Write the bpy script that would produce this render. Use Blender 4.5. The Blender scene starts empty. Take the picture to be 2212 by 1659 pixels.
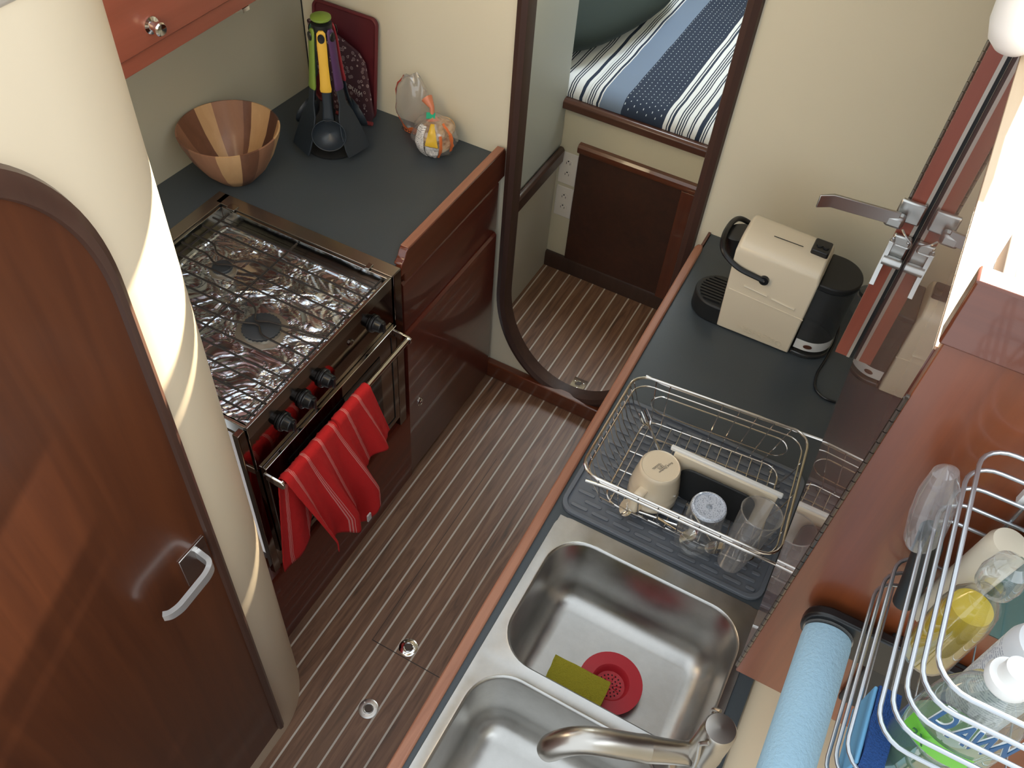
import bpy, bmesh, math, random
from mathutils import Vector, Matrix, noise
random.seed(7)
S = bpy.context.scene; COL = S.collection
PI = math.pi
# ------------------------------------------------------------ camera
cam = bpy.data.cameras.new('camera'); co = bpy.data.objects.new('camera', cam); COL.objects.link(co); S.camera = co
cam.sensor_width = 36; cam.lens = 1909.1 / 2212 * 36; cam.clip_start = 0.02
R0 = Vector((0.87987876, 0.47065126, 0.06558026)); R1 = Vector((0.39568189, -0.64921136, -0.64958483)); R2 = Vector((-0.26315247, 0.59750482, -0.75745546))
m = Matrix((R0, -R1, -R2)).transposed().to_4x4(); m.translation = (0, 0, 2.36); co.matrix_world = m
# ------------------------------------------------------------ light
S.view_settings.view_transform = 'Standard'; S.view_settings.look = 'None'; S.view_settings.gamma = 1; S.view_settings.use_curve_mapping = False
S.view_settings.exposure = 0.38
W = bpy.data.worlds.new('sky'); S.world = W; W.use_nodes = True
bg = W.node_tree.nodes['Background']; bg.inputs[0].default_value = (0.88, 0.95, 1.0, 1); bg.inputs[1].default_value = 1.15
def sun(d, strength, color, angle):
    l = bpy.data.lights.new('sun', 'SUN'); l.energy = strength; l.color = color; l.angle = math.radians(angle)
    o = bpy.data.objects.new('sun', l); COL.objects.link(o); o.rotation_euler = Vector(d).to_track_quat('Z', 'Y').to_euler(); return o
sun((0.045, 0.82, 0.50), 32, (1.0, 0.88, 0.68), 1.0)
def area(loc, rot, sx, sy, e, color=(1, 1, 1)):
    l = bpy.data.lights.new('daylight', 'AREA'); l.shape = 'RECTANGLE'; l.size = sx; l.size_y = sy; l.energy = e; l.color = color
    o = bpy.data.objects.new('daylight', l); COL.objects.link(o); o.location = loc; o.rotation_euler = rot; return o
area((0.9, 0.4, 2.7), (0, math.radians(50), 0), 1.2, 1.6, 10, (0.86, 0.94, 1.0))      # saloon windows on the right
area((-0.85, 3.0, 1.95), (0, 0, 0), 0.5, 0.5, 8, (0.82, 0.93, 1.0))                   # deck hatch over the berth
# ------------------------------------------------------------ materials
MATS = {}
def mat(name, col=(0.5, 0.5, 0.5), rough=0.5, metal=0.0, **k):
    if name in MATS: return MATS[name]
    m = bpy.data.materials.new(name); m.use_nodes = True; b = m.node_tree.nodes['Principled BSDF']
    b.inputs['Base Color'].default_value = (*col, 1); b.inputs['Roughness'].default_value = rough; b.inputs['Metallic'].default_value = metal
    for q, v in k.items():
        n = {'coat': 'Coat Weight', 'coatr': 'Coat Roughness', 'trans': 'Transmission Weight', 'ior': 'IOR', 'alpha': 'Alpha', 'sheen': 'Sheen Weight', 'spec': 'Specular IOR Level', 'aniso': 'Anisotropic', 'sss': 'Subsurface Weight'}[q]
        b.inputs[n].default_value = v
    MATS[name] = m; return m
class N:
    """tiny node helper"""
    def __init__(s, m): s.m = m; s.t = m.node_tree; s.b = s.t.nodes['Principled BSDF']; s.tc = s.t.nodes.new('ShaderNodeTexCoord')
    def new(s, t, **k):
        n = s.t.nodes.new(t)
        for a, v in k.items(): setattr(n, a, v)
        return n
    def link(s, a, b): s.t.links.new(a, b)
    def scaled(s, sc, rot=(0, 0, 0)):
        mp = s.new('ShaderNodeMapping'); mp.inputs['Scale'].default_value = sc; mp.inputs['Rotation'].default_value = rot
        s.link(s.tc.outputs['Object'], mp.inputs[0]); return mp.outputs[0]
    def noise(s, vec, scale=5, detail=4, rough=.55, dist=0):
        n = s.new('ShaderNodeTexNoise'); n.inputs['Scale'].default_value = scale; n.inputs['Detail'].default_value = detail
        n.inputs['Roughness'].default_value = rough; n.inputs['Distortion'].default_value = dist; s.link(vec, n.inputs['Vector']); return n.outputs[0]
    def ramp(s, fac, stops, interp='LINEAR'):
        r = s.new('ShaderNodeValToRGB'); r.color_ramp.interpolation = interp; e = r.color_ramp.elements
        while len(e) > 1: e.remove(e[0])
        e[0].position = stops[0][0]; e[0].color = (*stops[0][1], 1)
        for p, c in stops[1:]: x = e.new(p); x.color = (*c, 1)
        s.link(fac, r.inputs[0]); return r.outputs[0]
    def math(s, op, a, b=None, c=None):
        n = s.new('ShaderNodeMath', operation=op)
        for i, v in enumerate((a, b, c)):
            if v is None: continue
            if isinstance(v, (int, float)): n.inputs[i].default_value = v
            else: s.link(v, n.inputs[i])
        return n.outputs[0]
    def xyz(s):
        n = s.new('ShaderNodeSeparateXYZ'); s.link(s.tc.outputs['Object'], n.inputs[0]); return n.outputs
    def mix(s, f, a, b):
        n = s.new('ShaderNodeMix', data_type='RGBA')
        if isinstance(f, (int, float)): n.inputs[0].default_value = f
        else: s.link(f, n.inputs[0])
        for i, v in ((6, a), (7, b)):
            if isinstance(v, tuple): n.inputs[i].default_value = (*v, 1)
            else: s.link(v, n.inputs[i])
        return n.outputs[2]
    def base(s, c): s.link(c, s.b.inputs['Base Color'])
    def rough(s, v): s.link(v, s.b.inputs['Roughness'])
    def bump(s, h, st=.3, d=.002):
        n = s.new('ShaderNodeBump'); n.inputs['Strength'].default_value = st; n.inputs['Distance'].default_value = d
        s.link(h, n.inputs['Height']); s.link(n.outputs[0], s.b.inputs['Normal'])
def wood(name, a, b, grain='Z', rough=.3, coat=.8, coatr=.06, sc=1.0, spec=.5):
    m = mat(name, a, rough, coat=coat, coatr=coatr, spec=spec); n = N(m)
    s = {'X': (1.2, 22, 22), 'Y': (22, 1.2, 22), 'Z': (22, 22, 1.2)}[grain]; s = tuple(q * sc for q in s)
    f = n.noise(n.scaled(s), 1.6, 6, .6, .6); g = n.noise(n.scaled(tuple(q * .12 for q in s)), 2.0, 3)
    f2 = n.math('ADD', n.math('MULTIPLY', f, .55), n.math('MULTIPLY', g, .45))
    n.base(n.ramp(f2, [(.32, b), (.62, a), (.8, tuple(min(1, q * 1.25) for q in a))])); return m
MAHZ = wood('mahogany_vertical', (0.150, 0.034, 0.014), (0.075, 0.016, 0.008), 'Z')
MAHY = wood('mahogany_lengthwise', (0.150, 0.034, 0.014), (0.075, 0.016, 0.008), 'Y')
MAHX = wood('mahogany_crosswise', (0.160, 0.038, 0.014), (0.080, 0.018, 0.008), 'X')
MAHP = wood('mahogany_panel', (0.150, 0.028, 0.015), (0.090, 0.017, 0.010), 'Y', coat=.55, coatr=.03)
MAHD = wood('mahogany_door', (0.118, 0.034, 0.012), (0.066, 0.019, 0.008), 'Z', rough=.4, coat=.5, coatr=.16)
MAHB = wood('mahogany_board', (0.22, 0.054, 0.016), (0.125, 0.030, 0.010), 'Z', rough=.35, coat=.5, coatr=.15)
MAHR = wood('mahogany_red', (0.29, 0.085, 0.056), (0.22, 0.062, 0.04), 'Y', rough=.4, coat=.3, coatr=.2)
EDGE = wood('worn_wood_edge', (0.44, 0.20, 0.12), (0.27, 0.10, 0.055), 'Y', rough=.5, coat=.15, coatr=.3, sc=2)
DARKW = wood('dark_brown_trim', (0.060, 0.030, 0.022), (0.040, 0.020, 0.015), 'Z', rough=.35, coat=.3, coatr=.25)
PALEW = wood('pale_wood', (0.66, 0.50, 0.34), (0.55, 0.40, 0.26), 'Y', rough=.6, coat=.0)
def paint(name, c, r=.55):
    m = mat(name, c, r); n = N(m); f = n.noise(n.scaled((1, 1, 1)), 3, 3)
    n.base(n.mix(f, tuple(q * .96 for q in c), tuple(min(1, q * 1.03) for q in c))); return m
CREAM = paint('cream_paint', (0.80, 0.74, 0.57)); CREAMG = paint('cream_gloss_liner', (0.82, 0.68, 0.49), .38)
GREYP = paint('grey_panel', (0.42, 0.44, 0.42), .45); WHITE = mat('white_plastic', (0.82, 0.82, 0.80), .3)
HULL = paint('hull_liner', (0.47, 0.45, 0.35), .5)
LAM = mat('slate_laminate', (0.042, 0.050, 0.056), .38); n = N(LAM)
f = n.noise(n.scaled((1, 1, 1)), 420, 3); g = n.noise(n.scaled((1, 1, 1)), 5, 4)
n.base(n.mix(n.math('MULTIPLY', n.math('ADD', f, g), .5), (0.036, 0.047, 0.056), (0.076, 0.090, 0.102))); n.rough(n.math('ADD', n.math('MULTIPLY', g, .18), .32))
STEEL = mat('brushed_steel', (0.62, 0.60, 0.58), .26, 1.0); n = N(STEEL)
f = n.noise(n.scaled((1, 1, 1)), 9, 5); n.rough(n.math('ADD', n.math('MULTIPLY', f, .16), .2)); n.bump(n.noise(n.scaled((300, 12, 30)), 2, 2), .05, .001)
SINK = mat('sink_steel', (0.5, 0.48, 0.45), .3, 1.0); n = N(SINK)
f = n.noise(n.scaled((1, 1, 1)), 14, 6, .65); n.rough(n.math('ADD', n.math('MULTIPLY', f, .22), .22)); n.base(n.ramp(f, [(.3, (0.45, 0.44, 0.42)), (.7, (0.57, 0.56, 0.54))]))
n.bump(n.noise(n.scaled((40, 400, 60)), 1, 2), .04, .001)
MIRST = mat('polished_dark_steel', (0.20, 0.16, 0.14), .07, 1.0)
STV = mat('stove_steel', (0.36, 0.35, 0.33), .16, 1.0)
CHROME = mat('chrome', (0.78, 0.77, 0.76), .08, 1.0); NICKEL = mat('brushed_nickel', (0.54, 0.51, 0.47), .3, 1.0)
FOIL = mat('foil', (0.72, 0.78, 0.86), .19, 1.0); 
BLACK = mat('black_plastic', (0.010, 0.010, 0.011), .28); BLACKM = mat('black_matte', (0.012, 0.013, 0.014), .5)
IRON = mat('dark_iron_wire', (0.045, 0.038, 0.034), .4, .5); GLASSB = mat('oven_glass', (0.006, 0.006, 0.006), .05)
CREAMP = mat('cream_plastic', (0.80, 0.71, 0.55), .22); BURN = mat('burner_cap', (0.032, 0.037, 0.043), .5)
BRASS = mat('burner_base', (0.38, 0.34, 0.28), .4, .8)
RUB = mat('grey_silicone', (0.125, 0.14, 0.165), .5)
WIRE = mat('steel_wire', (0.74, 0.70, 0.66), .16, 1.0); CADW = mat('caddy_wire', (0.50, 0.53, 0.56), .3, .9)
def clear(name, tint, milk=.06, rough=.04, r0=.06, r1=.75, white=(.85, .85, .85)):
    m = bpy.data.materials.new(name); m.use_nodes = True; t = m.node_tree; t.nodes.remove(t.nodes['Principled BSDF']); out = t.nodes['Material Output']
    tr = t.nodes.new('ShaderNodeBsdfTransparent'); tr.inputs[0].default_value = (*tint, 1)
    gl = t.nodes.new('ShaderNodeBsdfGlossy'); gl.inputs[0].default_value = (1, 1, 1, 1); gl.inputs['Roughness'].default_value = rough
    df = t.nodes.new('ShaderNodeBsdfDiffuse'); df.inputs[0].default_value = (*white, 1)
    lw = t.nodes.new('ShaderNodeLayerWeight'); lw.inputs[0].default_value = .5; pw = t.nodes.new('ShaderNodeMath'); pw.operation = 'POWER'; pw.inputs[1].default_value = 2.6
    mp = t.nodes.new('ShaderNodeMapRange'); mp.inputs[3].default_value = r0; mp.inputs[4].default_value = r1
    m1 = t.nodes.new('ShaderNodeMixShader'); m2 = t.nodes.new('ShaderNodeMixShader'); m2.inputs[0].default_value = milk
    L_ = t.links.new; L_(lw.outputs['Facing'], pw.inputs[0]); L_(pw.outputs[0], mp.inputs[0]); L_(mp.outputs[0], m1.inputs[0]); L_(tr.outputs[0], m1.inputs[1]); L_(gl.outputs[0], m1.inputs[2])
    L_(m1.outputs[0], m2.inputs[1]); L_(df.outputs[0], m2.inputs[2]); L_(m2.outputs[0], out.inputs[0]); MATS[name] = m; return m
GLASS = clear('clear_glass', (0.90, 0.92, 0.93), .05, .03, .08, .9); CLEARP = clear('clear_plastic', (0.86, 0.85, 0.84), .10, .08); SMOKE = clear('smoky_plastic', (0.34, 0.35, 0.36), .03, .06, .08, .7)
BAG = clear('bag_film', (0.95, 0.94, 0.93), .10, .12, .10, .7)
def liquid(name, col, r=.08): return mat(name, col, r, trans=.55, ior=1.33, coat=.6, coatr=.04)
# ------------------------------------------------------------ mesh helpers
def nb(): return bmesh.new()
def box(bm, x, y, z):
    v = [bm.verts.new((a, b, c)) for a in x for b in y for c in z]
    for f in ((0, 1, 3, 2), (4, 6, 7, 5), (0, 4, 5, 1), (2, 3, 7, 6), (0, 2, 6, 4), (1, 5, 7, 3)): bm.faces.new([v[i] for i in f])
    return bm
def prism(bm, pts, a, b, axis='Z'):
    """2D outline extruded; axis Z: pts are (x,y), X: (y,z), Y: (x,z)"""
    def P(p, h): return {'Z': (p[0], p[1], h), 'X': (h, p[0], p[1]), 'Y': (p[0], h, p[1])}[axis]
    A = [bm.verts.new(P(p, a)) for p in pts]; B = [bm.verts.new(P(p, b)) for p in pts]; k = len(pts)
    bm.faces.new(A); bm.faces.new(B)
    for i in range(k): bm.faces.new((A[i], A[(i + 1) % k], B[(i + 1) % k], B[i]))
    return bm
def loft(bm, rings, caps=(True, True), closed=False):
    V = [[bm.verts.new(p) for p in r] for r in rings]; k = len(rings[0])
    for i in range(len(V) - 1 + (1 if closed else 0)):
        a, b = V[i], V[(i + 1) % len(V)]
        for j in range(k): bm.faces.new((a[j], a[(j + 1) % k], b[(j + 1) % k], b[j]))
    if caps[0] and not closed: bm.faces.new(V[0])
    if caps[1] and not closed: bm.faces.new(V[-1])
    return bm
def tube(bm, pts, r, n=8, closed=False):
    P = [Vector(p) for p in pts]; k = len(P); rings = []; up = None
    rr = r if isinstance(r, (list, tuple)) else [r] * k
    for i in range(k):
        if closed: d = (P[(i + 1) % k] - P[i - 1])
        else: d = P[min(i + 1, k - 1)] - P[max(i - 1, 0)]
        d.normalize()
        if up is None: up = Vector((0, 0, 1)) if abs(d.z) < .9 else Vector((1, 0, 0))
        s = d.cross(up); s.normalize(); up = s.cross(d); up.normalize()
        rings.append([P[i] + (s * math.cos(2 * PI * j / n) + up * math.sin(2 * PI * j / n)) * rr[i] for j in range(n)])
    return loft(bm, rings, closed=closed)
def fillet(pts, r, closed=False, seg=5):
    P = [Vector(p) for p in pts]; k = len(P); out = []
    for i in range(k):
        if not closed and i in (0, k - 1): out.append(P[i]); continue
        a, b, c = P[i - 1], P[i], P[(i + 1) % k]; u = (a - b); v = (c - b); q = min(r, u.length * .49, v.length * .49); u.normalize(); v.normalize()
        s, e = b + u * q, b + v * q
        for j in range(seg + 1):
            t = j / seg; out.append(s * (1 - t) ** 2 + b * 2 * t * (1 - t) + e * t * t)
    return out
def frame_to(d, c):
    q = Vector(d).normalized().to_track_quat('Z', 'Y'); return Matrix.Translation(Vector(c)) @ q.to_matrix().to_4x4()
def lathe(bm, prof, c=(0, 0, 0), d=(0, 0, 1), n=32, caps=(True, True), sx=1, sy=1, rot=0):
    M = frame_to(d, c) if tuple(d) != (0, 0, 1) else Matrix.Translation(Vector(c))
    rings = [[M @ Vector((r * sx * math.cos(2 * PI * j / n + rot), r * sy * math.sin(2 * PI * j / n + rot), z)) for j in range(n)] for r, z in prof]
    return loft(bm, rings, caps)
def rrect(x0, x1, y0, y1, r, seg=6):
    o = []
    for cx_, cy_, a in ((x1 - r, y1 - r, 0), (x0 + r, y1 - r, 90), (x0 + r, y0 + r, 180), (x1 - r, y0 + r, 270)):
        for j in range(seg + 1):
            t = math.radians(a + 90 * j / seg); o.append((cx_ + r * math.cos(t), cy_ + r * math.sin(t)))
    return o
# the overhead locker and all that hangs on it are drawn at 1 : 1.35 from the worktop; this brings them to real size and height
HANG = Matrix.Translation((0, 0, .6136)) @ Matrix.Diagonal((.74, .74, .74, 1)); ASM = [False]
# ------------------------------------------------------------ object helpers
def finish(name, bm, material, parent=None, smooth=True, bevel=0, solid=0, sub=0, ang=.6, segs=2):
    if ASM[0]: bm.transform(HANG); bevel *= .74
    bmesh.ops.recalc_face_normals(bm, faces=bm.faces)
    me = bpy.data.meshes.new(name); bm.to_mesh(me); bm.free()
    ms = material if isinstance(material, (list, tuple)) else [material]
    for q in ms: me.materials.append(q)
    if smooth:
        for p in me.polygons: p.use_smooth = True
        me.set_sharp_from_angle(angle=ang)
    o = bpy.data.objects.new(name, me); COL.objects.link(o)
    if parent is not None:
        o.parent = parent
        if parent.type == 'EMPTY': o.location = -Vector(parent.location)
    if solid: s = o.modifiers.new('s', 'SOLIDIFY'); s.thickness = solid; s.offset = 0
    if bevel: b = o.modifiers.new('b', 'BEVEL'); b.width = bevel; b.segments = segs; b.limit_method = 'ANGLE'; b.angle_limit = math.radians(35)
    if sub: s = o.modifiers.new('u', 'SUBSURF'); s.levels = sub; s.render_levels = sub
    return o
def tag(o, label, cat, group=None, kind=None):
    o['label'] = label; o['category'] = cat
    if group: o['group'] = group
    if kind: o['kind'] = kind
    return o
def thing(name, label, cat, loc, group=None):
    o = bpy.data.objects.new(name, None); COL.objects.link(o); o.location = HANG @ Vector(loc) if ASM[0] else loc; o.empty_display_size = .05
    return tag(o, label, cat, group)
def struct(o): o['kind'] = 'structure'; return o
def tagm(name, bm, material, label, cat, group=None, **k): return tag(finish(name, bm, material, **k), label, cat, group)
def text(name, s, size, M, material, parent, ext=.0004, off=0):
    cu = bpy.data.curves.new(name, 'FONT'); cu.body = s; cu.size = size; cu.extrude = ext; cu.offset = off; cu.align_x = 'CENTER'; cu.align_y = 'CENTER'
    t = bpy.data.objects.new(name, cu); COL.objects.link(t); bpy.context.view_layer.update()
    me = bpy.data.meshes.new_from_object(t.evaluated_get(bpy.context.evaluated_depsgraph_get())); bpy.data.objects.remove(t)
    me.transform(HANG @ M if ASM[0] else M); me.materials.clear(); me.materials.append(material)
    o = bpy.data.objects.new(name, me); COL.objects.link(o); o.parent = parent
    if parent.type == 'EMPTY': o.location = -Vector(parent.location)
    return o
def basis(o, x, y):
    x = Vector(x).normalized(); y = Vector(y); y = (y - x * y.dot(x)).normalized(); z = x.cross(y)
    return Matrix(((x.x, y.x, z.x, o[0]), (x.y, y.y, z.y, o[1]), (x.z, y.z, z.z, o[2]), (0, 0, 0, 1)))

# ============================================================ THE SETTING
YB = 1.88
FL = mat('teak_and_holly', (0.15, 0.08, 0.05), .45, coat=.12, coatr=.3); n = N(FL); X = n.xyz()
k = n.math('DIVIDE', n.math('ADD', X[0], .5350 + .0512 * 40), .0512)
pl = n.math('FLOOR', k); fr = n.math('FRACT', k)
cb = n.new('ShaderNodeCombineXYZ'); n.link(n.math('MULTIPLY', pl, 7.31), cb.inputs[2]); n.link(n.math('MULTIPLY', X[0], 24), cb.inputs[0]); n.link(n.math('MULTIPLY', X[1], 1.6), cb.inputs[1])
f = n.noise(cb.outputs[0], 2.2, 7, .62, 1.4)
wn = n.new('ShaderNodeTexWhiteNoise', noise_dimensions='1D'); n.link(pl, wn.inputs['W'])
col = n.ramp(f, [(.28, (0.065, 0.038, 0.026)), (.42, (0.17, 0.080, 0.046)), (.6, (0.27, 0.138, 0.082)), (.8, (0.33, 0.19, 0.115))])
col = n.mix(n.math('MULTIPLY', wn.outputs[0], .55), col, (0.21, 0.115, 0.068))
st = n.math('LESS_THAN', n.math('ABSOLUTE', n.math('SUBTRACT', n.math('FRACT', n.math('ADD', k, .5)), .5)), .052)
col = n.mix(st, col, (0.64, 0.57, 0.49))
def band(c, a, b): return n.math('MULTIPLY', n.math('GREATER_THAN', c, a), n.math('LESS_THAN', c, b))
seam = n.math('ADD', n.math('MULTIPLY', band(X[1], .8265, .829), band(X[0], -.71, -.3)), n.math('MULTIPLY', band(X[0], -.711, -.7095), band(X[1], .827, 1.55)))
n.base(n.mix(seam, col, (0.02, 0.012, 0.01)))
struct(finish('floor', box(nb(), (-1.05, -.2), (-1.0, 2.52), (-.04, 0)), FL, smooth=False))

bm = nb(); ZT = 1.989
def ell(x, a, b, cx_=-.625, cz=.41): return cz - b * math.sqrt(max(0, 1 - ((x - cx_) / a) ** 2))
box(bm, (-1.75, -.878), (YB, YB + .03), (0, ZT)); box(bm, (-.372, .155), (YB, YB + .03), (0, ZT)); box(bm, (.155, .9), (YB, YB + .03), (0, ZT))
xs = [-.625 - .253 * math.cos(PI * i / 40) for i in range(41)]
pts = [(-.878, 0)] + [(x, ell(x, .2535, .345)) for x in xs] + [(-.372, 0)]
prism(bm, [(p[0], p[1]) for p in pts], YB, YB + .03, 'Y'); box(bm, (-.878, -.372), (YB, YB + .03), (1.95, ZT))
struct(finish('wall_front', bm, CREAM))
# doorway trim
def hull_loop(a, b, zt=1.93):
    p = [(-.625 - a, zt)] + [(-.625 - a * math.cos(PI * i / 48), .41 - b * math.sin(PI * i / 48)) for i in range(49)] + [(-.625 + a, zt)]
    return p
o_, i_ = hull_loop(.287, .38), hull_loop(.2505, .3425); bm = nb(); rings = []
for a, b in zip(o_, i_):
    mx = ((a[0] + b[0]) / 2, (a[1] + b[1]) / 2)
    rings.append([Vector((a[0], YB + .001, a[1])), Vector((a[0] * .8 + mx[0] * .2, YB - .014, a[1] * .8 + mx[1] * .2)), Vector((mx[0], YB - .02, mx[1])), Vector((b[0] * .8 + mx[0] * .2, YB - .014, b[1] * .8 + mx[1] * .2)), Vector((b[0], YB, b[1])), Vector((b[0], YB + .028, b[1])), Vector((b[0] * .7 + a[0] * .3, YB + .028, b[1] * .7 + a[1] * .3)), Vector((b[0] * .7 + a[0] * .3, YB + .001, b[1] * .7 + a[1] * .3))])
loft(bm, rings)
tf = struct(finish('trim_1', bm, wood('doorway_trim', (0.075, 0.034, 0.024), (0.045, 0.02, 0.015), 'Z', rough=.55, coat=.1, coatr=.4)))
tf['label'] = 'dark brown rounded trim around the oval bottomed doorway'
struct(finish('baseboard_front', box(nb(), (-.928, -.31), (1.851, YB - .0005), (.0, .067)), MAHX, bevel=.004))
# passage
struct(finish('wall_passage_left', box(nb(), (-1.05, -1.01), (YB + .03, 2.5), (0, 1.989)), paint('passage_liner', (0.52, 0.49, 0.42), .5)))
bm = box(nb(), (-1.0099, -1.004), (YB + .05, 2.498), (.56, 1.97)); struct(finish('wall_passage_panel', bm, GREYP, bevel=.001))
struct(finish('trim_2', prism(nb(), [(-1.0035, .490), (-.985, .495), (-.983, .545), (-.99, .556), (-1.0035, .556)], YB + .06, 2.49, 'Y'), DARKW, bevel=.004))
struct(finish('wall_passage_back', box(nb(), (-1.05, -.3), (2.5, 2.53), (0, .715)), paint('passage_back', (0.66, 0.60, 0.45), .55)))
struct(finish('wall_passage_right', box(nb(), (-.33, -.30), (YB + .03, 3.5), (0, 1.989)), CREAM))
struct(finish('baseboard_passage', prism(nb(), [(2.486, 0), (2.4999, 0), (2.4999, .07), (2.49, .07), (2.486, .062)], -1.0095, -.331, 'X'), DARKW))
struct(finish('trim_3', prism(nb(), [(2.468, .715), (2.54, .715), (2.54, .748), (2.478, .748), (2.468, .740)], -1.0095, -.3305, 'X'), wood('berth_sill', (0.10, 0.036, 0.022), (0.055, 0.022, 0.015), 'X', coat=.4, coatr=.2), bevel=.003))
struct(finish('wall_berth_back', box(nb(), (-2.0, -.25), (3.5, 3.53), (0, 1.989)), CREAM))
struct(finish('wall_berth_left', box(nb(), (-2.03, -2.0), (2.4, 3.5), (0, 1.989)), CREAM))
# hull side of the galley
bm = nb(); prism(bm, [(-1.66, .45), (-1.70, .45), (-1.62, YB - .001), (-1.58, YB - .001)], 0, 1.989); struct(finish('wall_left', bm, HULL))
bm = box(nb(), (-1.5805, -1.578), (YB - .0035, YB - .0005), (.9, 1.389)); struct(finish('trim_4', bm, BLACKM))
# partition with the rounded end
R = .2; xc, yc = -.765 - R, .503
out = [(-.765, -1.0)] + [(xc + R * math.cos(t), yc + R * math.sin(t)) for t in [PI * i / 40 for i in range(41)]] + [(xc - R, -1.0)]
struct(finish('wall_partition', prism(nb(), out, 0, 1.964), CREAMG, ang=.9))
# cove above
bm = nb(); prism(bm, [(-.760, 1.944), (-.762, 1.940), (-.7649, 1.938), (-.7649, 1.9645), (-1.17, 1.9645), (-1.17, 1.9885), (-.760, 1.9885)], -1.0, .56, 'Y'); struct(finish('trim_5', bm, mat('beige_gelcoat', (0.50, 0.43, 0.35), .3, coat=.3), bevel=.004))
# unseen ceiling (deck), hatch openings laid out to shape sun beams and skylight
bm = nb(); Z0, Z1 = 1.99, 2.02
for x_, y_ in (((-2.05, -1.02), (1.27, 3.55)), ((-2.05, -1.50), (.45, 1.27)), ((-.85, -.76), (.45, 1.22)), ((-1.5, -.85), (.45, .72)), ((-.76, -.52), (.64, 1.22)), ((-1.02, -.52), (1.58, 1.66)), ((-1.02, -.52), (1.72, 2.665)), ((-.52, .17), (1.30, 3.55)), ((-1.02, -.80), (2.665, 2.725)), ((-.62, -.52), (2.665, 2.725)), ((-1.02, -.52), (2.725, 2.88)), ((-.82, -.52), (2.88, 3.3)), ((-1.02, -.52), (3.3, 3.55)), ((.17, .30), (1.36, 3.55)), ((-.05, .12), (1.07, 1.30)), ((.30, 1.0), (.85, 3.55))): box(bm, x_, y_, (Z0, Z1))
struct(finish('ceiling', bm, CREAM, smooth=False))
# right hand side: ledge beyond the worktop, outer side wall
struct(finish('wall_right', box(nb(), (.9, .93), (-.6, 1.91), (0, 1.989)), CREAM))

# ============================================================ LEFT WORKTOP, CABINET, STOVE
bm = nb(); prism(bm, [(-1.617, 1.3345), (-.93, 1.3345), (-.93, YB - .001), (-1.582, YB - .001)], .872, .9)
prism(bm, [(-1.645, .72), (-1.44, .72), (-1.44, 1.3345), (-1.617, 1.3345)], .872, .9)
tagm('worktop', bm, LAM, 'dark slate worktop of the left counter under the wooden bowl', 'worktop')
c = thing('base_cabinet', 'mahogany base cabinet right of the stove with raised fiddle rail', 'cabinet', (-1.2, 1.6, 0))
finish('body', box(nb(), (-1.6, -.94), (1.357, 1.85), (0, .871)), MAHY, c)
p = [(1.338, .885), (1.345, .905), (1.358, .912), (1.366, .928), (1.374, .9345), (1.868, .9345), (YB - .003, .925), (YB - .003, .838), (1.357, .838), (1.357, .868), (1.338, .868)]
fr_ = finish('fiddle_rail', prism(nb(), p, -.938, -.914, 'X'), MAHY, c, bevel=.003)
bm = nb(); prism(bm, [(1.374, .931), (YB - .013, .931), (YB - .013, .9362), (1.376, .9362)], -.9375, -.9155, 'X'); finish('worn_top', bm, EDGE, fr_, bevel=.001)
finish('apron', box(nb(), (-.94, -.932), (1.357, YB - .02), (.827, .868)), MAHP, c)
finish('drawer_front', prism(nb(), [(-.939, .652), (-.924, .652), (-.922, .656), (-.922, .820), (-.928, .828), (-.939, .828)], 1.357, YB - .0215, 'Y'), MAHP, c)
d = finish('door', prism(nb(), [(-.939, .012), (-.917, .012), (-.915, .016), (-.915, .642), (-.921, .650), (-.939, .650)], 1.357, 1.8505, 'Y'), MAHP, c)
bm = nb(); lathe(bm, [(.0, 0), (.0135, 0), (.0135, .002), (.011, .004), (.009, .002), (.0, .002)], (-.915, 1.412, .31), (1, 0, 0), 24, caps=(False, False))
tube(bm, [(-.9105, 1.412 + .008 * math.cos(t), .31 + .008 * math.sin(t)) for t in [2 * PI * i / 16 for i in range(16)]], .0012, 6, True); finish('ring_pull', bm, CHROME, d)
# panel under the stove
c = thing('lower_panel', 'mahogany panel below the oven down to the floor', 'cabinet', (-1.2, 1.0, 0))
finish('panel', prism(nb(), [(-.95, 0), (-.915, 0), (-.915, .30), (-.922, .312), (-.95, .312)], .6, 1.3565, 'Y'), MAHP, c)
finish('step', box(nb(), (-1.45, -.95), (.74, 1.3565), (.0, .30)), MAHY, c)

s = thing('gas_stove', 'stainless steel marine stove with foil lined hob and oven', 'stove', (-1.17, 1.03, .3))
finish('oven_body', box(nb(), (-1.43, -.925), (.762, 1.296), (.325, .86)), MIRST, s, bevel=.003)
finish('control_panel', box(nb(), (-.926, -.914), (.762, 1.296), (.748, .893)), MIRST, s, bevel=.0015)
sc = finish('side_column', box(nb(), (-.93, -.912), (1.304, 1.336), (.315, .9)), MIRST, s, bevel=.002)
finish('side_column', box(nb(), (-.93, -.914), (.735, .757), (.34, .9)), MIRST, s, bevel=.002)
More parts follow.
